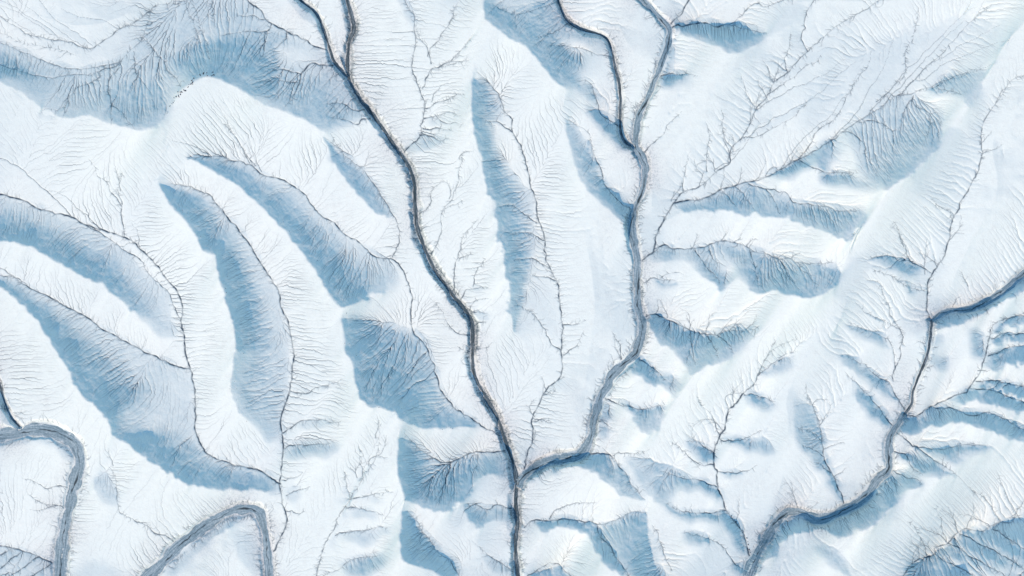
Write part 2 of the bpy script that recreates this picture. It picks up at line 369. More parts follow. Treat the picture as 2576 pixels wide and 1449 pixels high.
# slopes that face away from the sun: (steepness 0..1, foot: 1 = easing off towards the valley floor, outline)
LEE = [
 (.38,0,"0,105 45,125 110,150 170,165 250,160 300,140 345,90 370,40 400,10 460,-20 600,-20 640,20 700,65 770,100 830,130 842,160 870,190 920,265 925,300 860,320 810,330 787,312 750,295 717,280 657,260 620,232 567,206 527,190 490,205 440,235 420,285 400,323 360,330 277,310 230,290 160,300 110,270 60,235 0,203 -120,160 -120,80"),
 (.17,0,"2040,200 2150,110 2300,60 2450,40 2560,50 2520,110 2470,180 2400,185 2300,232 2234,255 2150,305 2060,340 2000,330"),
 (.3,0,"20,185 90,195 180,225 200,260 170,290 110,275 60,235"),
 (.72,0,"490,205 440,170 450,120 520,100 600,90 640,80 720,70 700,130 690,240 640,240 567,206 527,190"),
 (.62,0,"270,235 340,180 400,220 425,270 400,320 300,316 265,290"),
 (.8,0,"-120,110 0,125 40,160 90,185 80,200 0,198 -120,190"),
 (.15,0,"690,112 790,130 825,150 760,165 700,160"),
 (.62,0,"700,175 760,190 850,172 925,295 810,325 700,262"),
 (.5,0,"715,-20 755,-20 783,17 800,43 813,77 800,75 770,45"),
 (.7,0,"813,345 840,375 870,395 905,420 950,470 975,515 985,545 972,550 950,540 920,510 885,475 855,435 830,395"),
 (.8,1,"470,395 533,393 573,397 627,413 667,440 717,457 753,483 773,503 833,563 896,608 942,640 986,652 1000,690 975,735 930,745 885,765 862,775 833,746 810,710 777,656 733,600 687,550 653,516 617,483 567,447 517,420"),
 (.35,0,"870,600 942,640 986,652 1003,690 960,690 900,650"),
 (.8,0,"862,800 910,800 960,815 1035,830 1045,845 1066,863 1086,906 1097,950 1102,966 1112,989 1142,1026 1176,1049 1206,1069 1190,1076 1119,1078 1072,1077 1032,1066 1002,1050 999,1033 969,1026 929,1017 909,1000 896,966 889,913 869,876"),
 (.9,1,"400,460 440,475 500,490 547,520 570,546 597,576 627,613 653,663 683,710 700,733 715,800 725,850 725,900 640,890 600,895 597,876 593,833 583,790 567,743 550,683 540,643 513,626 483,573 447,536 417,496"),
 (.5,0,"592,885 640,880 722,890 728,930 715,985 707,1040 705,1110 680,1110 640,1062 605,1035 585,980 588,920"),
 (.85,1,"-120,455 0,495 67,510 177,550 217,568 310,630 377,693 420,736 435,780 445,850 400,850 370,800 340,790 293,748 260,718 207,688 150,660 100,630 50,612 0,604 -120,580"),
 (.85,1,"-120,670 0,695 73,716 110,738 150,765 227,806 280,840 367,886 440,920 480,930 488,970 493,1060 500,1110 533,1150 617,1176 667,1195 707,1220 700,1235 600,1230 533,1226 483,1214 450,1197 417,1177 377,1150 333,1113 290,1090 277,1054 250,1020 213,986 193,963 187,943 167,910 143,868 123,840 100,808 67,770 27,733 0,718 -120,700"),
 (.35,0,"330,940 420,925 480,940 490,1080 400,1080 310,1090 300,1040 380,990"),
 (.85,0,"380,1130 500,1110 533,1150 617,1176 667,1195 707,1220 700,1235 600,1230 533,1226 483,1214 450,1197 417,1177"),
 (.75,1,"1189,195 1226,210 1249,235 1262,280 1240,300 1235,370 1290,440 1335,480 1345,560 1360,610 1335,660 1320,720 1310,770 1300,840 1290,846 1283,800 1280,750 1276,683 1262,630 1252,576 1246,516 1226,483 1218,427 1208,377 1191,327 1186,267"),
 (.7,0,"1216,-120 1390,-120 1406,0 1416,27 1432,50 1459,67 1502,80 1529,97 1542,133 1552,170 1530,140 1500,105 1460,90 1410,90 1395,105 1430,115 1480,140 1460,170 1450,200 1430,225 1399,208 1372,173 1342,138 1322,115 1282,95 1249,71 1219,48"),
 (.15,0,"1235,-60 1350,-60 1350,0 1310,28 1270,28 1240,5"),
 (.65,0,"1476,270 1509,280 1526,300 1559,318 1570,350 1595,372 1575,375 1545,350 1510,320"),
 (.55,0,"1419,300 1445,320 1480,370 1500,420 1520,470 1540,490 1559,508 1590,533 1597,560 1585,600 1575,570 1546,533 1512,511 1482,480 1459,448 1442,400 1430,350"),
 (.85,0,"1490,480 1522,468 1559,508 1590,535 1590,600 1575,570 1540,530"),
 (.75,0,"1700,61 1780,57 1797,61 1834,59 1860,65 1884,73 1934,83 1907,108 1864,130 1834,132 1804,116 1760,96 1717,83"),
 (.6,0,"1655,200 1690,183 1716,187 1740,195 1700,208 1665,215"),
 (.5,0,"1690,95 1702,105 1695,140 1680,175 1662,195"),
 (.8,0,"1700,512 1717,508 1774,500 1814,482 1850,466 1890,460 1917,470 1957,483 1980,490 1994,510 2024,513 2084,523 2124,531 2175,525 2180,545 2160,570 2140,608 2127,609 2084,588 2034,573 1984,553 1917,540 1850,533 1784,527 1717,530"),
 (.6,0,"1930,446 1967,428 2014,400 2040,420 1990,440"),
 (.35,0,"2014,400 2067,370 2110,345 2124,330 2100,380 2080,430 2050,415"),
 (.45,0,"2050,440 2140,440 2200,475 2150,480 2090,465"),
 (.55,0,"2124,330 2164,307 2190,290 2234,257 2264,238 2300,236 2340,265 2375,290 2370,330 2360,363 2327,405 2267,448 2225,475 2190,478 2170,440 2160,380"),
 (.75,0,"2250,350 2330,300 2372,300 2367,363 2327,405 2267,448 2225,475 2200,440 2240,400"),
 (.35,0,"2330,225 2400,185 2480,180 2470,230 2440,270 2420,240"),
 (.8,0,"1642,655 1650,633 1676,618 1700,632 1760,628 1814,610 1860,613 1890,627 1934,645 1964,655 2010,662 2050,662 2100,670 2115,690 2100,722 2067,742 2017,749 1950,733 1917,741 1884,728 1870,700 1845,650 1815,640 1840,715 1830,724 1810,725 1780,700 1750,660 1720,645 1680,660"),
 (.1,0,"1757,640 1780,650 1815,690 1840,700 1830,660 1790,630"),
 (.5,0,"1635,702 1667,706 1690,710 1715,725 1680,720"),
 (.85,0,"1622,803 1646,792 1669,802 1702,815 1730,832 1804,845 1824,832 1895,823 1870,860 1834,902 1784,918 1760,932 1737,944 1715,915 1690,880 1660,860"),
 (.8,0,"1602,903 1622,915 1659,942 1690,945 1715,965 1700,998 1685,985 1660,960 1640,965 1610,940 1590,925"),
 (.8,0,"1560,1010 1576,1020 1606,1031 1640,1025 1675,1018 1674,1045 1657,1076 1636,1095 1609,1086 1600,1060 1580,1040"),
 (.35,0,"1512,1010 1545,1020 1545,1035 1525,1060 1505,1060"),
 (.35,0,"1505,1065 1530,1075 1535,1095 1500,1100"),
 (.9,0,"1320,1200 1352,1180 1392,1162 1442,1152 1476,1146 1512,1147 1542,1156 1562,1181 1586,1215 1622,1256 1600,1255 1559,1241 1532,1217 1492,1186 1452,1172 1420,1170 1392,1180 1350,1195 1320,1215"),
 (.35,0,"1560,1145 1600,1142 1640,1150 1640,1250 1620,1240 1590,1190"),
 (.75,0,"1345,1312 1382,1310 1412,1306 1459,1312 1486,1318 1505,1335 1529,1368 1552,1405 1575,1440 1540,1430 1490,1380 1476,1350 1450,1330 1400,1328 1360,1335"),
 (.68,0,"1505,1320 1539,1318 1582,1292 1626,1290 1630,1340 1640,1400 1670,1449 1690,1560 1610,1560 1590,1449 1560,1400 1530,1360"),
 (.6,0,"1330,1449 1400,1422 1425,1440 1430,1449 1430,1560 1330,1560"),
 (.4,0,"1641,1160 1680,1170 1717,1200 1700,1210 1680,1280 1641,1250"),
 (.65,0,"1642,1175 1668,1175 1668,1262 1642,1262"),
 (.55,0,"1660,1187 1717,1206 1774,1216 1802,1226 1820,1255 1800,1250 1770,1230 1717,1222 1680,1215"),
 (.55,0,"1672,1268 1717,1285 1767,1293 1824,1287 1855,1325 1885,1400 1870,1385 1845,1340 1810,1300 1740,1310 1690,1290"),
 (.5,0,"1720,1340 1750,1340 1790,1355 1760,1370 1725,1365"),
 (.4,0,"1844,1413 1874,1430 1877,1440 1850,1430"),
 (.45,0,"1720,1110 1760,1120 1797,1143 1797,1165 1757,1140"),
 (.5,0,"1812,1105 1860,1111 1917,1100 1950,1140 1900,1130 1850,1120"),
 (.55,0,"1872,995 1904,995 1955,1025 1920,1030 1890,1010"),
 (.4,0,"1815,1190 1867,1191 1885,1197 1840,1202"),
 (.4,0,"1904,950 1960,905 2000,890 1985,920 1950,940"),
 (.4,0,"2000,1000 2044,1030 2062,1080 2070,1125 2080,1168 2104,1218 2125,1270 2105,1250 2080,1200 2040,1150 2005,1110 1995,1060"),
 (.5,0,"2160,970 2207,1021 2247,1073 2200,1050 2150,1000"),
 (.5,0,"2110,890 2150,905 2194,935 2230,968 2270,1020 2225,985 2180,950 2140,930"),
 (.5,0,"2130,815 2184,833 2217,846 2250,885 2210,865 2170,850"),
 (.5,0,"2180,650 2244,648 2264,658 2290,665 2317,678 2300,690 2265,680 2230,665"),
 (.5,0,"2250,695 2300,730 2320,735 2290,738"),
 (.4,0,"2150,765 2174,788 2230,812 2200,805"),
 (.72,0,"2347,808 2390,787 2450,780 2500,757 2544,727 2576,700 2700,660 2700,690 2576,735 2540,755 2480,785 2420,812 2365,825"),
 (.35,0,"2350,850 2380,845 2360,870 2345,900 2330,920"),
 (.35,0,"2340,905 2390,900 2370,935"),
 (.4,0,"2450,830 2480,850 2470,900 2450,890"),
 (.6,0,"2500,835 2530,810 2576,797 2700,780 2700,800 2576,815 2540,820 2512,840"),
 (.65,0,"2502,855 2530,842 2576,838 2700,838 2700,855 2576,855 2540,858 2505,868"),
 (.6,0,"2490,898 2540,877 2576,876 2700,876 2700,915 2576,915 2540,918 2500,935 2480,925"),
 (.65,0,"2464,960 2517,962 2576,977 2700,1010 2700,1030 2576,998 2520,983 2480,975"),
 (.65,0,"2444,982 2500,985 2544,1000 2576,1016 2700,1060 2700,1080 2576,1040 2520,1020 2460,1010 2400,1012"),
 (.8,0,"2275,1048 2317,1050 2354,1028 2397,1031 2444,1046 2494,1041 2544,1066 2576,1081 2700,1100 2700,1130 2576,1108 2517,1093 2450,1070 2384,1066 2300,1090 2264,1080"),
 (.65,0,"2257,1092 2284,1112 2317,1129 2367,1131 2417,1121 2484,1121 2510,1120 2450,1140 2400,1140 2420,1165 2350,1145 2310,1135"),
 (.65,0,"2250,1138 2290,1142 2340,1165 2404,1200 2340,1192 2300,1180 2280,1150"),
 (.55,0,"2250,1190 2284,1202 2317,1222 2290,1230 2250,1205"),
 (.78,0,"2240,1190 2270,1215 2260,1255 2217,1295 2167,1328 2100,1341 2040,1330 2017,1333 1970,1362 1924,1402 1895,1440 1885,1430 1924,1362 1960,1325 1990,1300 2044,1312 2077,1312 2130,1292 2190,1250"),
 (.95,2,"2270,1470 2294,1430 2317,1416 2357,1402 2362,1385 2394,1371 2424,1349 2444,1340 2500,1335 2530,1322 2576,1312 2700,1280 2700,1570 2230,1570"),
 (.02,2,"2370,1402 2410,1412 2520,1449 2600,1480 2500,1480 2440,1449"),
 (.02,2,"2400,1378 2440,1383 2530,1422 2600,1452 2530,1449 2450,1406"),
 (.02,2,"2440,1354 2500,1375 2600,1425 2600,1440 2500,1392"),
 (.02,2,"2520,1345 2576,1366 2620,1385 2576,1380 2540,1362"),
 (.45,0,"2050,1370 2080,1375 2110,1400 2140,1449 2100,1430"),
 (.82,0,"1006,1100 1020,1092 1039,1111 1072,1145 1102,1160 1136,1166 1172,1150 1236,1141 1277,1136 1290,1180 1287,1205 1270,1195 1240,1188 1212,1190 1192,1219 1172,1248 1146,1276 1099,1284 1059,1274 1019,1252 1003,1183"),
 (.5,0,"1072,1150 1115,1165 1100,1200 1060,1215"),
 (.65,0,"1165,1270 1192,1268 1229,1281 1256,1273 1291,1283 1296,1330 1275,1325 1270,1300 1226,1311 1202,1326 1180,1305"),
 (.88,0,"1013,1284 1026,1285 1046,1311 1066,1341 1092,1371 1112,1395 1132,1408 1146,1435 1155,1449 1180,1560 1140,1560 1120,1449 1092,1433 1032,1410 1014,1399 1008,1349"),
 (.5,0,"1210,1390 1259,1418 1296,1432 1297,1449 1240,1430 1210,1415"),
 (.4,0,"886,1256 930,1250 985,1262 940,1260"),
 (.4,0,"875,1280 920,1282 965,1300 900,1292"),
 (.45,0,"860,1348 892,1339 985,1330 960,1345 920,1370 890,1355"),
 (.65,0,"862,1428 892,1408 960,1396 970,1410 930,1440 880,1449"),
 (.5,0,"735,985 770,990 827,968 860,960 800,985"),
 (.5,0,"735,1075 760,1060 800,1058 859,1062 800,1070 760,1075"),
 (.62,0,"718,1131 740,1120 783,1118 850,1115 830,1140 790,1150 725,1150"),
 (.3,0,"722,1225 770,1230 740,1270 722,1260"),
 (.6,0,"0,1110 77,1097 130,1100 165,1118 185,1140 188,1160 170,1140 140,1118 80,1108 20,1113 0,1128"),
 (.7,0,"-120,900 0,985 7,985 25,1035 50,1073 30,1070 10,1045 0,1020 -120,960"),
 (.6,0,"-120,1330 0,1371 67,1388 117,1405 145,1420 150,1560 -120,1560"),
 (.02,2,"28,1410 66,1404 52,1424 12,1449 -40,1470 -20,1449 0,1432"),
 (.02,2,"70,1430 118,1406 100,1430 80,1449 50,1470 40,1449"),
 (.02,2,"-60,1392 20,1383 0,1394 -30,1410"),
 (.02,2,"120,1440 146,1424 146,1449 130,1449"),
 (.6,0,"405,1449 430,1425 480,1380 520,1345 580,1310 620,1296 600,1312 540,1352 490,1392 440,1449"),
 (.25,0,"600,1345 650,1330 660,1449 640,1449 600,1400"),
 (.35,0,"245,1200 280,1180 300,1240 302,1270 270,1270 245,1240"),
 (.68,0,"1019,382 1052,349 1066,337 1085,350 1130,350 1085,365 1045,380"),
 (.5,0,"1000,-60 1012,-60 1020,0 1040,40 1045,90 1035,60 1005,0"),
 (.4,0,"1066,298 1098,295 1130,318 1100,312 1075,310"),
 (.4,0,"1446,203 1486,209 1499,235 1509,260 1460,225"),
 (.45,0,"1160,740 1195,728 1225,724 1200,735"),
 (.5,0,"1183,793 1200,786 1228,790 1205,800"),
 (.4,0,"1195,823 1225,815 1205,828"),
]

# ------------------------------------------------------------------ grid
STEP = 1.6
MARG = 128
xs = np.arange(-MARG, 2576 + MARG + 0.1, STEP)
ys = np.arange(-MARG, 1449 + MARG + 0.1, STEP)
NX, NY = len(xs), len(ys)
X0, Y0 = xs[0], ys[0]


def parse(s):
    return np.array([[float(v) for v in p.split(',')] for p in s.split()])


def extend(p):
    def near(q):
        return q[0] < 8 or q[0] > 2568 or q[1] < 8 or q[1] > 1441
    p = p.copy()
    if near(p[0]) and len(p) > 1:
        d = p[0] - p[1]; d /= np.linalg.norm(d) + 1e-6
        p = np.vstack([p[0] + d * 170, p])
    if near(p[-1]) and len(p) > 1:
        d = p[-1] - p[-2]; d /= np.linalg.norm(d) + 1e-6
        p = np.vstack([p, p[-1] + d * 170])
    return p


def spline(p, step=1.0, wig=0.0, seed=0):
    """Catmull-Rom through p, resampled about every step units; returns points and 0..1 parameter"""
    q = np.vstack([2 * p[0] - p[1], p, 2 * p[-1] - p[-2]])
    out = []
    for i in range(1, len(q) - 2):
        a, b, c, d = q[i - 1], q[i], q[i + 1], q[i + 2]
        n = max(2, int(np.linalg.norm(c - b) / step))
        t = np.linspace(0, 1, n, endpoint=False)[:, None]
        out.append(0.5 * ((2 * b) + (c - a) * t + (2 * a - 5 * b + 4 * c - d) * t ** 2 + (3 * b - a - 3 * c + d) * t ** 3))
    out = np.vstack(out + [p[-1:]])
    s = np.concatenate([[0], np.cumsum(np.linalg.norm(np.diff(out, axis=0), axis=1))])
    n = max(3, int(s[-1] / step))
    si = np.linspace(0, s[-1], n)
    out = np.stack([np.interp(si, s, out[:, 0]), np.interp(si, s, out[:, 1])], 1)
    if wig > 0:
        r2 = np.random.default_rng(seed)
        tan = np.gradient(out, axis=0)
        nor = np.stack([-tan[:, 1], tan[:, 0]], 1) / (np.linalg.norm(tan, axis=1)[:, None] + 1e-6)
        w = np.zeros(n)
        for wl, am in ((34, 1.0), (14, .55), (6, .28)):
            k = max(4, int(si[-1] / wl) + 3)
            kn = r2.normal(0, 1, k)
            w += am * np.interp(si, np.linspace(0, si[-1], k), kn)
        w *= np.minimum(1, np.minimum(si, si[-1] - si) / 12.0)
        out = out + nor * (w * wig)[:, None]
    return out, si / (si[-1] + 1e-9)


def resize(a, ny, nx):
    """bilinear resize"""
    h, w = a.shape
    yy = np.linspace(0, h - 1, ny); xx = np.linspace(0, w - 1, nx)
    y0 = np.clip(yy.astype(int), 0, h - 2); x0 = np.clip(xx.astype(int), 0, w - 2)
    fy = (yy - y0)[:, None]; fx = (xx - x0)[None, :]
    t = a[y0] * (1 - fy) + a[y0 + 1] * fy
    return t[:, x0] * (1 - fx) + t[:, x0 + 1] * fx


def vnoise(wl, seed):
    """smooth noise, about -1..1, wavelength wl in traced units"""
    r = np.random.default_rng(seed)
    ny, nx = int(NY * STEP / wl) + 4, int(NX * STEP / wl) + 4
    g = r.uniform(-1, 1, (ny, nx))
    yy = np.linspace(0.5, ny - 2.5, NY); xx = np.linspace(0.5, nx - 2.5, NX)
    y0 = yy.astype(int); x0 = xx.astype(int)
    fy = yy - y0; fx = xx - x0
    fy = (fy * fy * (3 - 2 * fy))[:, None]; fx = (fx * fx * (3 - 2 * fx))[None, :]
    t = g[y0] * (1 - fy) + g[y0 + 1] * fy
    return t[:, x0] * (1 - fx) + t[:, x0 + 1] * fx


def blur(a, n=1):
    for _ in range(n):
        p = np.pad(a, 1, mode='edge')
        a = (p[:-2, 1:-1] + p[2:, 1:-1] + 2 * p[1:-1, 1:-1]) * .25
        p = np.pad(a, 1, mode='edge')
        a = (p[1:-1, :-2] + p[1:-1, 2:] + 2 * p[1:-1, 1:-1]) * .25
    return a


def sstep(a, b, x):
    t = np.clip((x - a) / (b - a), 0, 1)
    return t * t * (3 - 2 * t)


# sampled lines
riv, chn, rid = [], [], []
for i, (w0, w1, dp, s) in enumerate(RIVERS):
    p, u = spline(extend(parse(s)), 1.0, .6, 100 + i)
    r2 = np.random.default_rng(40 + i)
    kn = np.interp(np.arange(len(p)), np.linspace(0, len(p), len(p) // 28 + 4), r2.uniform(.72, 1.35, len(p) // 28 + 4))
    riv.append((p, (w0 + (w1 - w0) * u) * kn, dp))
for i, (w, a, b, s) in enumerate(CH):
    p, u = spline(extend(parse(s)), 1.0, 2.1, 300 + i)
    chn.append((p, np.full(len(p), w), a + (b - a) * u, u))
for i, (k, a, b, s) in enumerate(RIDGE):
    p, u = spline(extend(parse(s)), 1.0, 1.3, 700 + i)
    rid.append((p, k, a + (b - a) * u))


def cells(p):
    ix = np.rint((p[:, 0] - X0) / STEP).astype(int); iy = np.rint((p[:, 1] - Y0) / STEP).astype(int)
    ok = (ix >= 0) & (ix < NX) & (iy >= 0) & (iy < NY)
    return ix, iy, ok


# relief of every crest: a steady steepness times its distance from the nearest valley floor
floor_pts = np.vstack([p[::4] for p, w, d in riv] + [p[lv < .3][::4] for p, w, lv, u in chn if (lv < .3).any()])
cval = np.full((NY, NX), np.nan)      # level constraint
aval = np.full((NY, NX), np.nan)      # relief constraint
SLOPE = 0.60
LEE_S = 1.0
for p, k, lv in rid:
    d = np.empty(len(p))
    for j in range(0, len(p), 200):
        q = p[j:j + 200]
        d[j:j + 200] = np.sqrt(((q[:, None, :] - floor_pts[None]) ** 2).sum(-1)).min(1)
    kk = np.ones(61) / 61
    d = np.convolve(np.pad(d, 30, mode='edge'), kk, 'valid')
    d = np.clip(d, 8, 130)
    ix, iy, ok = cells(p)
    cval[iy[ok], ix[ok]] = lv[ok]
    aval[iy[ok], ix[ok]] = (SLOPE * k * d * U)[ok]
for p, w, lv, u in chn:
    ix, iy, ok = cells(p)
    cval[iy[ok], ix[ok]] = lv[ok]
for p, w, dp in riv:
    ix, iy, ok = cells(p)
    cval[iy[ok], ix[ok]] = 0.0


def membrane(con, iters=(600, 400, 240, 140, 90, 70)):
    """harmonic surface through the constraints, coarse to fine"""
    levels = [con]
    while min(levels[-1].shape) > 40 and len(levels) < len(iters):
        c = levels[-1]
        h, w = c.shape
        c = np.pad(c, ((0, h % 2), (0, w % 2)), constant_values=np.nan)
        b = c.reshape(c.shape[0] // 2, 2, c.shape[1] // 2, 2)
        m = ~np.isnan(b)
        n = m.sum((1, 3)); sm = np.where(m, b, 0).sum((1, 3))
        levels.append(np.where(n > 0, sm / np.maximum(n, 1), np.nan))
    f = None
    for li in range(len(levels) - 1, -1, -1):
        c = levels[li]; m = ~np.isnan(c); cv = np.where(m, c, 0)
        f = np.full(c.shape, np.nanmean(c)) if f is None else resize(f, *c.shape)
        f[m] = cv[m]
        for _ in range(iters[len(levels) - 1 - li]):
            g = np.pad(f, 1, mode='edge')
            f = (g[:-2, 1:-1] + g[2:, 1:-1] + g[1:-1, :-2] + g[1:-1, 2:]) * .25
            f[m] = cv[m]
    return f


level = np.clip(membrane(cval), 0, 1)
relief = resize(blur(resize(membrane(aval), NY // 8, NX // 8), 4), NY, NX)
POW = 1.35
h = relief * np.power(level, POW)
h = blur(h, 1)
# broad swells and hummocks
h += .35 * vnoise(90, 1) + .22 * vnoise(38, 2) * (0.4 + level) + .10 * vnoise(17, 3) * (.3 + level)


# distance fields around rivers and channels (local windows)
def near_field(lines, rad):
    dn = np.full((NY, NX), 1e3)
    wn = np.zeros((NY, NX))
    rc = int(rad / STEP) + 1
    for p, w in lines:
        for (x, y), ww in zip(p[::2], w[::2]):
            cx = int(round((x - X0) / STEP)); cy = int(round((y - Y0) / STEP))
            xa, xb, ya, yb = max(0, cx - rc), min(NX, cx + rc + 1), max(0, cy - rc), min(NY, cy + rc + 1)
            if xa >= xb or ya >= yb: continue
            d = np.hypot(xs[xa:xb][None] - x, ys[ya:yb][:, None] - y)
            s = dn[ya:yb, xa:xb]; m = d < s
            s[m] = d[m]; wn[ya:yb, xa:xb][m] = ww
    return dn, wn


r_dist, r_w = near_field([(p, w) for p, w, d in riv], 90)
r_dist0 = r_dist
_, r_dep = near_field([(p[::3], np.full(len(p[::3]), d)) for p, w, d in riv], 90)
BRUSH = (.95, .7, .7, .75, .4, .6, .45, .45, 1.0, .42)
_, r_br = near_field([(p[::3], np.full(len(p[::3]), b)) for (p, w, d), b in zip(riv, BRUSH)], 60)

# slopes turned to or from the sun as the place has them: gradients are set inside the lee outlines,
# kept gentle or sunward outside, and integrated back to a surface
lee = np.zeros((NY, NX)); soft = np.zeros((NY, NX)); hazy = np.zeros((NY, NX)); sharp = np.zeros((NY, NX))
rough = 1.0 + 2.2 * (1 - sstep(.5, .9, level))
WX = rough * (2.4 * vnoise(22, 60) + 2.0 * vnoise(11, 61) + 1.2 * vnoise(5, 62)); WY = rough * (2.4 * vnoise(22, 59) + 2.0 * vnoise(11, 63) + 1.2 * vnoise(5, 64))
for v, foot, sp_ in LEE:
    p = parse(sp_)
    xa = max(0, int((p[:, 0].min() - X0) / STEP) - 1); xb = min(NX, int((p[:, 0].max() - X0) / STEP) + 2)
    ya = max(0, int((p[:, 1].min() - Y0) / STEP) - 1); yb = min(NY, int((p[:, 1].max() - Y0) / STEP) + 2)
    wx = WX[ya:yb, xa:xb]; wy = WY[ya:yb, xa:xb]
    gx_, gy_ = np.meshgrid(xs[xa:xb], ys[ya:yb]); gx_ = gx_ + wx; gy_ = gy_ + wy
    ins = np.zeros(gx_.shape, bool)
    for (x1, y1), (x2, y2) in zip(p, np.roll(p, -1, 0)):
        if y1 == y2: continue
        c_ = ((y1 > gy_) != (y2 > gy_)) & (gx_ < (x2 - x1) * (gy_ - y1) / (y2 - y1) + x1)
        ins ^= c_
    area = abs((p[:, 0] * np.roll(p[:, 1], -1) - p[:, 1] * np.roll(p[:, 0], -1)).sum()) / 2
    lv_ = level[ya:yb, xa:xb]
    near_head = p[:, 0].mean() > 1290 and area < 22000
    if foot == 2: val = v + 0 * lv_
    elif foot: val = v * (.26 + .74 * sstep(.03, .70, lv_))
    elif near_head: val = min(v * 1.6, 1.05) * (1 - .52 * sstep(.12, .90, lv_))     # steepest by the channel, easing off up the slope
    else: val = v * (.62 + .38 * sstep(.0, .8, lv_))
    lee[ya:yb, xa:xb] = np.where(ins, val, lee[ya:yb, xa:xb])
    soft[ya:yb, xa:xb] = np.where(ins, 1.0 if near_head else 0.0, soft[ya:yb, xa:xb])
    sharp[ya:yb, xa:xb] = np.where(ins, 1.0 if foot == 2 else 0.0, sharp[ya:yb, xa:xb])
    hazy[ya:yb, xa:xb] = np.where(ins, 1.0 if v < .3 else 0.0, hazy[ya:yb, xa:xb])
lee_s, lee_b = blur(lee, 3), resize(blur(resize(lee, NY // 3, NX // 3), 6), NY, NX)
rg_dist, _ = near_field([(p, lv) for p, k, lv in rid], 40)
cn_dist, _ = near_field([(p, w) for p, w, lv, u in chn if w[0] > 1.1], 22)
crisp = np.maximum((1 - sstep(5, 22, rg_dist)) * (1 - blur(soft, 6) * .8), (1 - sstep(6, 18, cn_dist)) * blur(soft, 2) * .9)                          # crests are sharp, feet of slopes ease off
crisp = np.maximum(crisp, .85 * blur(sharp, 3))
crisp *= 1 - np.clip(2 * blur(hazy, 16), 0, 1)
lee_c = resize(blur(resize(lee, NY // 8, NX // 8), 5), NY, NX)
lee_b = lee_b + (np.minimum(lee_b, lee_c) - lee_b) * np.clip(2 * blur(hazy, 16), 0, 1)
lee = lee_s * crisp + lee_b * (1 - crisp)
lee = np.clip(lee ** (1.12 - .25 * blur(soft, 4)) * (1 + .15 * vnoise(45, 65) + .15 * vnoise(16, 66)), 0, 1)
sx, sy = math.sin(SUN_AZ), -math.cos(SUN_AZ)          # grid y runs down the picture
CELL = STEP * U
FY, FX = np.fft.fftfreq(NY * 2)[:, None], np.fft.rfftfreq(NX * 2)[None]
ky, kx = 2 * np.pi * FY / CELL, 2 * np.pi * FX / CELL
K2 = kx ** 2 + ky ** 2 + (1 / 20.0) ** 2


def mirror(a):
    a = np.concatenate([a, a[:, ::-1]], 1)
    return np.concatenate([a, a[::-1]], 0)


tg = .10 + LEE_S * lee
he = h.copy()
for it in range(22):
    gy, gx = np.gradient(he, CELL)
    gs = gx * sx + gy * sy
    lo = -.10 + (tg - .06 + .10) * sstep(0, .11, lee)
    hi = .10 + (tg + .10 - .10) * sstep(0, .11, lee)
    dgs = np.clip(gs, lo, hi) - gs
    div = np.gradient(dgs * sx, CELL, axis=1) + np.gradient(dgs * sy, CELL, axis=0)
    e = np.fft.irfft2(-np.fft.rfft2(mirror(div)) / K2, s=(NY * 2, NX * 2))[:NY, :NX]
    he = he + 1.3 * e
h = he
gy, gx = np.gradient(he, CELL); gs = gx * sx + gy * sy
cosn = (math.sin(SUN_EL) - gs * math.cos(SUN_EL)) / np.sqrt(1 + gx ** 2 + gy ** 2)
print('lee cos', [(a, round(float(np.mean(cosn[(lee > a) & (lee < a + .15)])), 3)) for a in (0, .15, .3, .45, .6, .75)])

# river trenches with flat beds
bankw = np.clip(9 + 4.5 * vnoise(34, 9) + 3.0 * vnoise(11, 10), 4, 20) * np.where(r_dep > 2.9, 1.5, 1.0)
trench = 1 - sstep(0, 1, (r_dist - r_w) / bankw)
zl = []
for p, w, dp in riv:
    ix = np.clip(np.rint((p[:, 0] - X0) / STEP).astype(int), 0, NX - 1); iy = np.clip(np.rint((p[:, 1] - Y0) / STEP).astype(int), 0, NY - 1)
    z = h[iy, ix]; kk = np.ones(81) / 81
    zl.append((p, np.convolve(np.pad(z, 40, mode='edge'), kk, 'valid')))
_, r_z = near_field(zl, 40)
on = trench * (r_dist < 38)
h = h * (1 - on) + (np.minimum(h, r_z) - r_dep) * on
# dark beds of the channels, and the short side rills that fringe channels and streams, drawn as fine tapering lines
line = np.zeros((NY, NX))


def stamp(p, w, a):
    """max-blend a soft line; w half width in traced units, a strength, both per point"""
    fx = (p[:, 0] - X0) / STEP; fy = (p[:, 1] - Y0) / STEP
    for dx in range(-3, 4):
        for dy in range(-3, 4):
            ix = np.rint(fx).astype(int) + dx; iy = np.rint(fy).astype(int) + dy
            ok = (ix >= 0) & (ix < NX) & (iy >= 0) & (iy < NY)
            d = np.hypot(ix - fx, iy - fy) * STEP
            v = a * np.clip(1.5 - d / np.maximum(w, .3), 0, 1)
            np.maximum.at(line, (iy[ok], ix[ok]), v[ok])


hr = np.random.default_rng(77)


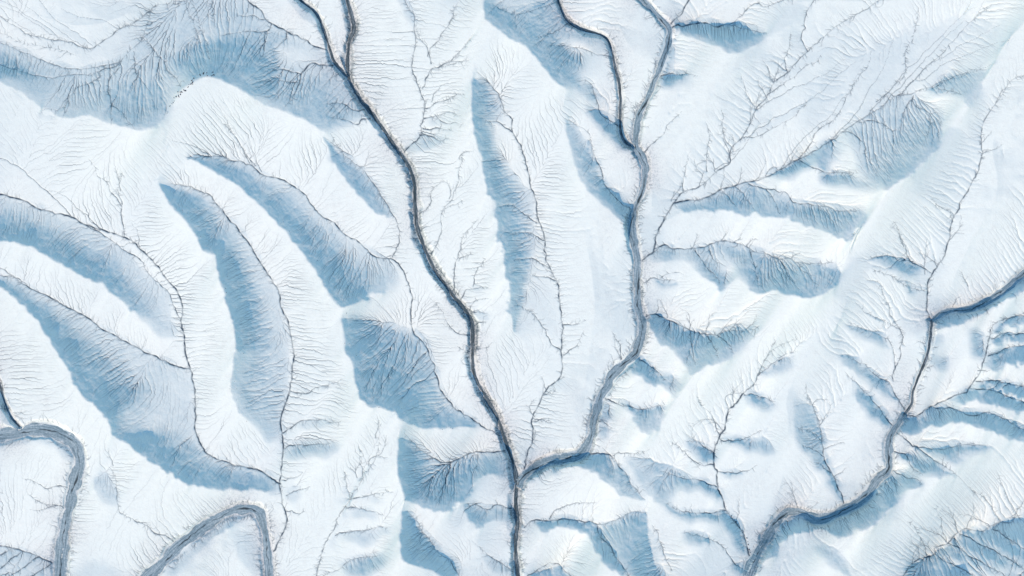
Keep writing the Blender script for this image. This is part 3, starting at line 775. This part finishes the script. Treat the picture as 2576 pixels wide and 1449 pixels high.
def fringe(p, wid, gap, lmin, lmax, strength, lean):
    """short side rills on both sides of a line"""
    tan = np.gradient(p, axis=0); tan /= np.linalg.norm(tan, axis=1)[:, None] + 1e-9
    k = hr.integers(3, 8)
    dens = vnoise(60, 5)
    while k < len(p) - 3:
        side = 1 if hr.random() < .5 else -1
        x, y = p[k]; w0 = wid[k]
        ix = int(min(max((x - X0) / STEP, 0), NX - 1)); iy = int(min(max((y - Y0) / STEP, 0), NY - 1))
        ln = hr.uniform(lmin, lmax) * (1.7 if hr.random() < .08 else 1)
        if hr.random() < .62 + .5 * dens[iy, ix]:
            nx_, ny_ = -tan[k, 1] * side, tan[k, 0] * side
            th = math.atan2(ny_ - lean * tan[k, 1], nx_ - lean * tan[k, 0]) + hr.normal(0, .3)
            q = [np.array([x + nx_ * w0, y + ny_ * w0])]
            for _ in range(int(ln / .8)):
                th += hr.normal(0, .16)
                q.append(q[-1] + .8 * np.array([math.cos(th), math.sin(th)]))
            q = np.array(q)
            if len(q) > 2:
                t_ = np.linspace(0, 1, len(q))
                st_ = strength * hr.uniform(.5, 1)
                stamp(q, .95 - .35 * t_, st_ * (1 - t_ ** 2 * .9))
                if ln > 9 and len(q) > 7:
                    for _ in range(hr.integers(0, 3)):
                        j = hr.integers(2, len(q) - 3)
                        d0 = q[j + 1] - q[j]; t2 = math.atan2(d0[1], d0[0]) + hr.choice([-1, 1]) * hr.uniform(.4, .8)
                        w_ = [q[j]]
                        for _ in range(int(ln * hr.uniform(.25, .6) / .8)):
                            t2 += hr.normal(0, .16)
                            w_.append(w_[-1] + .8 * np.array([math.cos(t2), math.sin(t2)]))
                        w_ = np.array(w_)
                        if len(w_) > 2:
                            stamp(w_, np.full(len(w_), .7), st_ * .8 * (1 - np.linspace(0, 1, len(w_)) * .8))
        k += max(1, int(hr.exponential(gap)) + 1)


for (p, w, dp) in riv:
    fringe(p, w + 6.5, 2.4, 5, 21, .75, .35)
for p, w, lv, u in chn:
    rise = np.clip(lv / max(lv.max(), .05), 0, 1) if lv.max() > .15 else np.zeros(len(lv))
    brk = np.interp(np.arange(len(p)), np.linspace(0, len(p), len(p) // 9 + 3), hr.uniform(.30 if w[0] > 1.15 else .6, 1.1 if w[0] > 1.15 else .85, len(p) // 9 + 3))
    stamp(p, w * (1.0 - .5 * rise) * (.55 + .45 * brk), (1 - .55 * rise ** 2) * np.clip(brk + .1, 0, 1))
    if w[0] > 1.15: fringe(p, w * .3, 3.3, 4, 15 if w[0] < 1.7 else 20, .68, .7)


def twig(x, y, th, ln, a, depth=0):
    q = [np.array([x, y])]
    n_ = max(3, int(ln / .8)); bend = hr.normal(0, .006)
    for _ in range(n_):
        th += hr.normal(0, .10) + bend
        q.append(q[-1] + .8 * np.array([math.cos(th), -math.sin(th)]))
    q = np.array(q); t_ = np.linspace(0, 1, len(q))
    stamp(q, (.92 if depth == 0 else .74) - .32 * t_, a * (1 - .75 * t_ ** 1.5))
    if depth < 2:
        for k in range(int(ln / (11 if depth == 0 else 9)) + 1):
            j = hr.integers(int(len(q) * .15), len(q) - 1)
            d_ = q[min(j + 1, len(q) - 1)] - q[j - 1]
            twig(q[j][0], q[j][1], math.atan2(-d_[1], d_[0]) + hr.choice([-1, 1]) * hr.uniform(.25, .55),
                 ln * (1 - .6 * j / len(q)) * hr.uniform(.25, .5), a * (.85 - .3 * j / len(q)), depth + 1)


# root-like feeders that climb the sunlit slopes: foot point, heading in degrees, length
for x, y, d_, ln in (
        (1650, 790, 65, 40), (1680, 800, 60, 55), (1735, 832, 55, 62), (1775, 842, 60, 68), (1805, 843, 50, 55), (1835, 831, 45, 52), (1875, 829, 40, 45),
        (1740, 627, 50, 48), (1815, 606, 55, 40), (1850, 608, 60, 36), (1880, 618, 50, 36), (1990, 650, 40, 34), (1960, 648, 50, 34),
        (1814, 478, 70, 44), (1860, 460, 60, 45), (1900, 455, 65, 62), (1930, 440, 75, 62), (1990, 412, 62, 50),
        (2357, 1399, 110, 85), (2390, 1369, 112, 100), (2420, 1346, 108, 95), (2444, 1336, 105, 75), (2320, 1410, 110, 70), (2300, 1424, 115, 65), (2500, 1330, 112, 90),
        (2007, 1285, 95, 95), (1990, 1290, 100, 34), (2030, 1296, 85, 44), (1970, 1300, 105, 30),
        (2044, 1020, 60, 52), (2064, 1070, 50, 62), (2075, 1130, 35, 54), (2100, 1200, 40, 40),
        (1815, 1080, 125, 95), (1830, 1020, 110, 75), (1845, 1010, 120, 62), (1803, 1150, 140, 60), (1850, 1315, 65, 60),
        (1562, 905, 112, 55), (1535, 935, 120, 30), (1545, 925, 110, 36),
        (1760, 470, 80, 75), (1800, 430, 90, 75), (1834, 410, 85, 85), (1845, 375, 100, 66), (1890, 303, 110, 55), (1905, 270, 105, 62), (1930, 245, 100, 58), (1950, 203, 95, 62), (1985, 180, 110, 62),
        (2517, 240, 75, 34), (2467, 363, 50, 44), (2360, 670, 100, 62), (2330, 690, 95, 85), (2275, 620, 110, 60), (2390, 606, 30, 70), (2470, 390, 40, 60),
        (947, 1100, 95, 62), (930, 1170, 100, 92), (900, 1200, 110, 62), (290, 1170, 95, 44), (625, 410, 115, 62), (303, 480, 95, 62),
        (1415, 820, 20, 50), (1375, 985, 120, 40), (1345, 1050, 115, 60), (1360, 1005, 60, 40), (1340, 1110, 60, 40),
        (1130, 500, 65, 60), (1155, 400, 75, 45), (1075, 140, 70, 90), (1130, 60, 65, 60), (1100, 170, 45, 60),
        (2440, 720, 100, 50), (2400, 780, 70, 50), (1600, 560, 135, 40), (1605, 700, 150, 40), (1640, 640, 50, 50), (1690, 505, 80, 60)):
    twig(x, y, math.radians(d_), ln, .8)
line *= (1 - sstep(.75, 1, trench))
notch = blur(line, 1)
h -= .32 * notch

# ------------------------------------------------------------------ rills: run-off is routed down the slopes
DX = np.array([1, 1, 0, -1, -1, -1, 0, 1]); DY = np.array([0, 1, 1, 1, 0, -1, -1, -1])
idx = np.arange(NY * NX).reshape(NY, NX)


def route(hh, seed):
    r = np.random.default_rng(seed)
    gy, gx = np.gradient(blur(hh, 1))
    ang = np.arctan2(-gy, -gx) % (2 * np.pi)
    k = np.floor(ang / (np.pi / 4)).astype(int) % 8
    a = ang - k * (np.pi / 4)
    card = (k % 2) == 0
    fa = np.where(card, a, np.pi / 4 - a)
    pd = np.tan(np.clip(fa, 0, np.pi / 4))
    diag = r.uniform(0, 1, hh.shape) < pd
    kk = np.where(card, np.where(diag, k + 1, k), np.where(diag, k, k + 1)) % 8
    P = np.pad(hh, 1, constant_values=1e9)
    Pi = np.pad(idx, 1, constant_values=-1)
    JJ, II = np.mgrid[0:NY, 0:NX]
    ny_, nx_ = JJ + 1 + DY[kk], II + 1 + DX[kk]
    hn = P[ny_, nx_]; rec = Pi[ny_, nx_]
    bad = hn >= hh
    best = np.full(hh.shape, -1.0); bi = np.full(hh.shape, -1)
    for q in range(8):
        s = (hh - P[1 + DY[q]:1 + DY[q] + NY, 1 + DX[q]:1 + DX[q] + NX]) / math.hypot(DX[q], DY[q])
        m = s > np.maximum(best, 0)
        best = np.where(m, s, best)
        bi = np.where(m, Pi[1 + DY[q]:1 + DY[q] + NY, 1 + DX[q]:1 + DX[q] + NX], bi)
    rec = np.where(bad, bi, rec)
    N = NY * NX
    rc = rec.ravel().copy(); rc[rc < 0] = N
    rc = np.append(rc, N)
    acc = np.append(np.ones(N), 0.0)
    for _ in range(11):
        acc = acc + np.bincount(rc, weights=acc, minlength=N + 1); acc[N] = 0
        rc = rc[rc]
    return acc[:N].reshape(NY, NX)


h0 = h.copy()
acc = route(h0 + .012 * vnoise(6, 21), 5)
h1 = h0 - .09 * blur(np.clip(np.log(acc) - 2.5, 0, 4.5), 1)
acc = route(h1 + .01 * vnoise(5, 22), 6)
gy, gx = np.gradient(blur(h0, 4), STEP * U)
slope = np.hypot(gx, gy)
la = np.log(acc)
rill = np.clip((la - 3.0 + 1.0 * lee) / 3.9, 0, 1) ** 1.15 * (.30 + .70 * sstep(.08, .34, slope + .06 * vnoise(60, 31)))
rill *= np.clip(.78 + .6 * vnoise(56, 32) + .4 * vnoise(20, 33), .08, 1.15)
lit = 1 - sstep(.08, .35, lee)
east = sstep(1330, 1560, xs)[None] * (1 - .5 * sstep(420, 250, ys)[:, None] * sstep(1900, 2200, xs)[None])
bowl = np.exp(-((xs[None] - 2240) ** 2 + (ys[:, None] - 345) ** 2) / 95.0 ** 2)
rill *= 1 - .5 * bowl
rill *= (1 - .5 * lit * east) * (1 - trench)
carve = (.16 + .16 * sstep(.1, .5, lee)) * rill
h0 = h0 + lee * (.10 * vnoise(5, 81) + .16 * vnoise(9, 82) + .2 * vnoise(16, 83))
valley = np.clip((la - 4.9) / 2.6, 0, 1) * (1 - trench) * (.12 + .88 * east) * (1 - sstep(.2, .5, lee))
h0 = h0 - .65 * blur(valley, 3) - .6 * blur(valley, 8)
gully = (1 - .6 * bowl) * np.clip((la - 3.9) / 3.4, 0, .62) * sstep(.1, .4, slope) * (1 - trench) * (.12 + .88 * sstep(.12, .5, lee))
h = h0 - blur(carve, 1) * .9 - carve * .35 - 1.0 * blur(gully, 2) - .75 * blur(gully, 6)
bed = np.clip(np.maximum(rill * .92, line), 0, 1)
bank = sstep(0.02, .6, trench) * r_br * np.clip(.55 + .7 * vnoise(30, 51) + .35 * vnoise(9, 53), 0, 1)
thin = np.exp(-np.maximum(0, r_dist - r_w) / 32.0) * (r_dist < 88) * np.clip(.45 + .9 * vnoise(70, 52), 0, 1)
thin = blur(np.clip(thin, 0, 1), 2)
print('height range', h.min(), h.max(), 'slope pct', np.percentile(slope, [50, 75, 90, 97]))


# ------------------------------------------------------------------ materials
def mat(name):
    m = bpy.data.materials.new(name); m.use_nodes = True
    t = m.node_tree
    return m, t, t.nodes['Principled BSDF']


def node(t, ty, **kw):
    n = t.nodes.new(ty)
    for k, v in kw.items():
        if k.startswith('i_'):
            n.inputs[k[2:].replace('_', ' ')].default_value = v
        else:
            setattr(n, k, v)
    return n


def mixc(t, fac, a, b):
    n = t.nodes.new('ShaderNodeMix'); n.data_type = 'RGBA'
    for s, v in ((0, fac), (6, a), (7, b)):
        if isinstance(v, bpy.types.NodeSocket): t.links.new(v, n.inputs[s])
        else: n.inputs[s].default_value = v
    return n.outputs[2]


def math_(t, op, a, b=None, clamp=False):
    n = t.nodes.new('ShaderNodeMath'); n.operation = op; n.use_clamp = clamp
    for s, v in ((0, a), (1, b)):
        if v is None: continue
        if isinstance(v, bpy.types.NodeSocket): t.links.new(v, n.inputs[s])
        else: n.inputs[s].default_value = v
    return n.outputs[0]


def snow_material():
    m, t, b = mat('wind_packed_snow')
    tc = t.nodes.new('ShaderNodeTexCoord')

    def noise(scale, det=4, rough=.6):
        n = node(t, 'ShaderNodeTexNoise'); n.inputs['Scale'].default_value = scale
        n.inputs['Detail'].default_value = det; n.inputs['Roughness'].default_value = rough
        t.links.new(tc.outputs['Object'], n.inputs['Vector'])
        return n.outputs['Fac']

    def attr(n):
        a = node(t, 'ShaderNodeAttribute', attribute_name=n)
        return a.outputs['Fac']
    snow = (.71, .885, .91, 1); dust = (.58, .69, .72, 1); soil = (.015, .050, .095, 1); grey = (.57, .66, .70, 1); mud = (.14, .25, .33, 1)
    big, mid, fine, grit = noise(.035, 5), noise(.35, 5, .65), noise(1.1, 3, .7), noise(2.6, 2, .8)

    def over(x, lo, gain):
        return math_(t, 'MULTIPLY', math_(t, 'SUBTRACT', x, lo, True), gain, True)
    f1 = math_(t, 'MULTIPLY', over(mid, .46, 1.6), math_(t, 'MULTIPLY', big, 1.3))
    c = mixc(t, f1, snow, dust)
    # wind grit lying in the snow everywhere, denser in patches
    f2 = math_(t, 'MULTIPLY', over(grit, .55, 4.0), math_(t, 'MULTIPLY', over(big, .3, 1.6), .8))
    c = mixc(t, f2, c, (.30, .42, .48, 1))
    # the snow is thin and grey beside the streams
    c = mixc(t, math_(t, 'MULTIPLY', attr('thin'), .75), c, grey)
    g = math_(t, 'MULTIPLY', attr('thin'), over(fine, .48, 3.5), True)
    c = mixc(t, g, c, mud)
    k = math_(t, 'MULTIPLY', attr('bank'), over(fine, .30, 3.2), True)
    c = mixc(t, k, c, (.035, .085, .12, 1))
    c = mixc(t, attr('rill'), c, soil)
    t.links.new(c, b.inputs['Base Color'])
    b.inputs['Roughness'].default_value = .75
    b.inputs['Specular IOR Level'].default_value = .15
    bp = node(t, 'ShaderNodeBump'); bp.inputs['Strength'].default_value = .35; bp.inputs['Distance'].default_value = .25
    hsum = math_(t, 'ADD', fine, math_(t, 'MULTIPLY', mid, 1.5))
    t.links.new(hsum, bp.inputs['Height'])
    t.links.new(bp.outputs['Normal'], b.inputs['Normal'])
    return m


def bed_material(name, dark, mid_c, pale):
    m, t, b = mat(name)
    uv = t.nodes.new('ShaderNodeUVMap')

    def streak(sx_, sy_, det):
        mp = node(t, 'ShaderNodeMapping'); mp.inputs['Scale'].default_value = (sx_, sy_, 1)
        t.links.new(uv.outputs['UV'], mp.inputs['Vector'])
        n1 = node(t, 'ShaderNodeTexNoise'); n1.inputs['Scale'].default_value = 1.0
        n1.inputs['Detail'].default_value = det; n1.inputs['Roughness'].default_value = .7
        t.links.new(mp.outputs['Vector'], n1.inputs['Vector'])
        return n1.outputs['Fac']
    tc = t.nodes.new('ShaderNodeTexCoord')
    n2 = node(t, 'ShaderNodeTexNoise'); n2.inputs['Scale'].default_value = 1.2; n2.inputs['Detail'].default_value = 5
    t.links.new(tc.outputs['Object'], n2.inputs['Vector'])
    rp = t.nodes.new('ShaderNodeValToRGB')
    rp.color_ramp.elements[0].position = .34; rp.color_ramp.elements[0].color = dark
    rp.color_ramp.elements[1].position = .66; rp.color_ramp.elements[1].color = pale
    e = rp.color_ramp.elements.new(.5); e.color = mid_c
    f = math_(t, 'ADD', math_(t, 'MULTIPLY', streak(.07, 1.6, 6), .7), math_(t, 'MULTIPLY', n2.outputs['Fac'], .3))
    t.links.new(f, rp.inputs['Fac'])
    # dark wet thread that wanders across the bed
    sp = t.nodes.new('ShaderNodeSeparateXYZ'); t.links.new(uv.outputs['UV'], sp.inputs[0])
    wob = math_(t, 'MULTIPLY', math_(t, 'SUBTRACT', streak(.035, 0.0, 3), .5), 9.0)
    d = math_(t, 'ABSOLUTE', math_(t, 'SUBTRACT', sp.outputs['Y'], wob))
    wid = math_(t, 'MULTIPLY', math_(t, 'SUBTRACT', streak(.06, .02, 3), .40, True), 3.2)
    th = math_(t, 'MULTIPLY', math_(t, 'SUBTRACT', wid, d, True), 2.6, True)
    c = mixc(t, th, rp.outputs['Color'], (.035, .065, .085, 1))
    ac = node(t, 'ShaderNodeAttribute', attribute_name='across')
    n3 = node(t, 'ShaderNodeTexNoise'); n3.inputs['Scale'].default_value = .22; n3.inputs['Detail'].default_value = 6; n3.inputs['Roughness'].default_value = .7
    t.links.new(tc.outputs['Object'], n3.inputs['Vector'])
    e_ = math_(t, 'ADD', ac.outputs['Fac'], math_(t, 'MULTIPLY', math_(t, 'SUBTRACT', n3.outputs['Fac'], .5), 2.6))
    sn = math_(t, 'MULTIPLY', math_(t, 'SUBTRACT', e_, .92, True), 2.4, True)
    c = mixc(t, sn, c, (.66, .80, .85, 1))
    t.links.new(c, b.inputs['Base Color'])
    b.inputs['Roughness'].default_value = .6
    b.inputs['Specular IOR Level'].default_value = .2
    return m


def rock_material():
    m, t, b = mat('dark_shale')
    tc = t.nodes.new('ShaderNodeTexCoord')
    n = node(t, 'ShaderNodeTexNoise'); n.inputs['Scale'].default_value = 3.0; n.inputs['Detail'].default_value = 4
    t.links.new(tc.outputs['Object'], n.inputs['Vector'])
    c = mixc(t, n.outputs['Fac'], (.02, .03, .045, 1), (.09, .11, .14, 1))
    t.links.new(c, b.inputs['Base Color']); b.inputs['Roughness'].default_value = .9
    return m


SNOW, ROCK = snow_material(), rock_material()
SILT = bed_material('frozen_silt', (.09, .16, .20, 1), (.21, .34, .42, 1), (.44, .60, .68, 1))
DARK_SILT = bed_material('wet_silt', (.02, .045, .06, 1), (.07, .12, .155, 1), (.26, .36, .43, 1))

# ------------------------------------------------------------------ the ground: one sheet, running on to the horizon
ring = np.concatenate([np.full(40, 1.2), 1.4 * 1.22 ** np.arange(1, 36)])
off = np.cumsum(ring) / U
xx = np.concatenate([xs[0] - off[::-1], xs, xs[-1] + off])
yy = np.concatenate([ys[0] - off[::-1], ys, ys[-1] + off])
n = len(off)
H = np.pad(h, n, mode='edge')
fade = np.zeros(len(xx)); fade[:n] = np.minimum(1, off[::-1] / 400); fade[-n:] = np.minimum(1, off / 400)
fadey = np.zeros(len(yy)); fadey[:n] = np.minimum(1, off[::-1] / 400); fadey[-n:] = np.minimum(1, off / 400)
F = np.maximum(fade[None], fadey[:, None])
hb = resize(blur(resize(h, NY // 16, NX // 16), 6), NY, NX)
HB = np.pad(hb, n, mode='edge')
gx_, gy_ = np.meshgrid(xx, yy)
roll = sum(a_ * np.sin(gx_ / w_ * math.cos(t_) + gy_ / w_ * math.sin(t_) + 1.7 * np.sin(gy_ / (w_ * 1.9) + t_)) for a_, w_, t_ in ((3.5, 90, .4), (3.0, 60, 2.1), (1.6, 33, 1.2), (.8, 17, 2.7)))
sl = np.zeros(len(xx)); sl[:n] = np.minimum(1, off[::-1] / 45); sl[-n:] = np.minimum(1, off / 45)
slv = np.zeros(len(yy)); slv[:n] = np.minimum(1, off[::-1] / 45); slv[-n:] = np.minimum(1, off / 45)
S = np.maximum(sl[None], slv[:, None]); S = S * S * (3 - 2 * S)
H = H * (1 - S) + (HB + roll) * S
H = H * (1 - F) + F * (3.0 + roll * np.clip(1 - F, .5, 1))
PX = (xx - 1288) * U; PY = (724.5 - yy) * U
ny, nx = len(yy), len(xx)
co = np.empty((ny, nx, 3), np.float32)
co[..., 0] = PX[None]; co[..., 1] = PY[:, None]; co[..., 2] = H
me = bpy.data.meshes.new('snow_terrain')
me.vertices.add(ny * nx); me.vertices.foreach_set('co', co.ravel())
ii = np.arange(ny * nx).reshape(ny, nx)
q = np.stack([ii[:-1, :-1], ii[1:, :-1], ii[1:, 1:], ii[:-1, 1:]], -1).reshape(-1, 4).astype(np.int32)
me.loops.add(q.size); me.loops.foreach_set('vertex_index', q.ravel())
me.polygons.add(len(q))
me.polygons.foreach_set('loop_start', np.arange(0, q.size, 4, dtype=np.int32))
me.polygons.foreach_set('use_smooth', np.ones(len(q), bool))
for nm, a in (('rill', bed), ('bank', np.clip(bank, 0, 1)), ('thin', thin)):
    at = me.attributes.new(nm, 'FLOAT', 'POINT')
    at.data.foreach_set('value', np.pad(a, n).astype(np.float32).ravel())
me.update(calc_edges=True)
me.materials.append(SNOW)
ter = bpy.data.objects.new('snow_terrain', me)
scene.collection.objects.link(ter)
ter['kind'] = 'structure'
ter['label'] = 'snow covered badland hills cut by branching dark rills and gullies'


def ground(x, y):
    ix = min(max(int(round((x - X0) / STEP)), 0), NX - 1); iy = min(max(int(round((y - Y0) / STEP)), 0), NY - 1)
    return h[iy, ix]


# ------------------------------------------------------------------ stream beds: silt sheets lying on the trench floors
BED_LABEL = [
 'long grey stream bed winding down the middle left, from the top edge to the bottom edge',
 'thin stream bed coming in from the top left and joining the long winding stream',
 'grey stream bed down the middle right that bends left to the confluence near the bottom',
 'narrow dark stream bed running beside the top of the right hand stream before joining it',
 'broad blue grey stream bed entering from the right edge',
 'narrow dark stream bed between two confluences at the lower right',
 'wide curving stream bed at the lower right below the confluence',
 'wide bent stream bed in the lower left corner',
 'short dark stream bed on the left edge above the bent stream',
 'wide hairpin stream bed on the bottom edge, left of the middle',
]
for i, (p, w, dp) in enumerate(riv):
    p = p[::2]; w = w[::2]
    tan = np.gradient(p, axis=0); tan /= np.linalg.norm(tan, axis=1)[:, None] + 1e-9
    nor = np.stack([-tan[:, 1], tan[:, 0]], 1)
    r2 = np.random.default_rng(900 + i)
    cols = 7
    v, uvs, f = [], [], []
    s = np.arange(len(p)) * 2 * U
    jl = np.interp(np.arange(len(p)), np.linspace(0, len(p), len(p) // 5 + 3), r2.uniform(-.22, .12, len(p) // 5 + 3))
    jr = np.interp(np.arange(len(p)), np.linspace(0, len(p), len(p) // 5 + 3), r2.uniform(-.22, .12, len(p) // 5 + 3))
    for k in range(len(p)):
        for c in range(cols):
            a = -1 + 2 * c / (cols - 1)
            o = a * w[k] * (1 + (jl[k] if a < 0 else jr[k]))
            x, y = p[k] + nor[k] * o
            v.append(((x - 1288) * U, (724.5 - y) * U, ground(x, y) + .10 - .02 * abs(a)))
            uvs.append((s[k], o * U))
    for k in range(len(p) - 1):
        for c in range(cols - 1):
            a = k * cols + c
            f.append((a, a + 1, a + cols + 1, a + cols))
    bm_ = bpy.data.meshes.new('stream_bed')
    bm_.from_pydata(v, [], f)
    ul = bm_.uv_layers.new(name='UVMap')
    for lp in bm_.loops:
        ul.data[lp.index].uv = uvs[lp.vertex_index]
    at = bm_.attributes.new('across', 'FLOAT', 'POINT')
    at.data.foreach_set('value', np.tile(np.abs(np.linspace(-1, 1, cols)), len(p)).astype(np.float32))
    for po in bm_.polygons: po.use_smooth = True
    bm_.materials.append(DARK_SILT if i in (0, 1, 3, 5, 8) else SILT)
    o = bpy.data.objects.new('stream_bed', bm_)
    scene.collection.objects.link(o)
    o['kind'] = 'structure'
    o['label'] = BED_LABEL[i]

# ------------------------------------------------------------------ boulders
import bmesh


def boulder_mesh(seed):
    r = random.Random(seed)
    bm = bmesh.new()
    bmesh.ops.create_icosphere(bm, subdivisions=2, radius=1)
    ax = [Vector((r.gauss(0, 1), r.gauss(0, 1), r.gauss(0, 1))).normalized() for _ in range(9)]
    cut = [r.uniform(.55, .85) for _ in ax]
    for vt in bm.verts:
        for a_, c_ in zip(ax, cut):
            dd = vt.co.dot(a_)
            if dd > c_: vt.co -= a_ * (dd - c_)
        vt.co.z *= .75; vt.co.x *= 1.25
        vt.co += Vector((r.uniform(-.05, .05), r.uniform(-.05, .05), r.uniform(-.05, .05)))
    m = bpy.data.meshes.new('boulder'); bm.to_mesh(m); bm.free()
    m.materials.append(ROCK)
    return m


BM = [boulder_mesh(i) for i in range(6)]


def boulder(x, y, size, label, group):
    o = bpy.data.objects.new('boulder', random.choice(BM))
    scene.collection.objects.link(o)
    s = size * U
    o.location = ((x - 1288) * U, (724.5 - y) * U, ground(x, y) + s * .2)
    o.scale = (s * random.uniform(.8, 1.3), s * random.uniform(.7, 1.0), s * random.uniform(.7, 1.1))
    o.rotation_euler = (random.uniform(-.3, .3), random.uniform(-.3, .3), random.uniform(0, 6.28))
    o['label'] = label; o['category'] = 'boulder'; o['group'] = group


# the row along the rim of the white hill, top left
rim, _ = spline(parse("440,246 447,243 457,235 467,228 478,216 490,203 503,193 515,191 528,189 540,191"), 1.0)
for k in range(38):
    x, y = rim[random.randrange(len(rim))]
    boulder(x + random.gauss(0, 3), y - 2 + random.gauss(0, 3), random.uniform(.8, 2.0),
            'small dark boulder in the row along the rim of the white hilltop at upper left', 'boulders along the hilltop rim')
for x, y in ((437, 259), (434, 262), (431, 267), (428, 268), (440, 255), (424, 283), (422, 286)):
    boulder(x, y, random.uniform(.9, 1.4), 'small dark boulder just below the rim row, on the blue shaded slope edge', 'boulders below the hilltop rim')
for x, y in ((1838, 1299), (1847, 1309), (1850, 1313), (1857, 1317), (1861, 1327), (1866, 1333), (1868, 1340), (1872, 1347), (1877, 1352), (1880, 1360), (1882, 1368), (1884, 1380), (1886, 1390)):
    boulder(x + random.gauss(0, 1), y + random.gauss(0, 1), random.uniform(1.0, 2.0), 'dark boulder in the shaded gully that runs down to the wide lower right stream', 'boulders in the lower right gully')

# stones scattered on the dark left bank of the long middle left stream, and along the crest of two blue bands
p, w, dp = riv[0]
for k in range(70):
    j = random.randrange(len(p) // 4, len(p) - 200)
    t_ = p[min(j + 2, len(p) - 1)] - p[j]; t_ = t_ / (np.linalg.norm(t_) + 1e-9)
    o_ = w[j] + random.uniform(1, 9)
    boulder(p[j][0] - t_[1] * o_, p[j][1] + t_[0] * o_, random.uniform(.5, 1.1),
            'tiny dark stone lying on the dark left bank of the long middle left stream', 'stones on the dark stream bank')
for ri, label, group in ((2, 'tiny dark stone below the crest of the longest blue band, left of the middle', 'stones on the longest blue band'),
                         (6, 'tiny dark stone below the crest of the blue band at the left centre', 'stones on the left centre blue band')):
    p = rid[ri][0]
    for k in range(40):
        x, y = p[random.randrange(60, len(p) - 60)]
        boulder(x + random.uniform(3, 22), y - random.uniform(-2, 6), random.uniform(.45, .95), label, group)
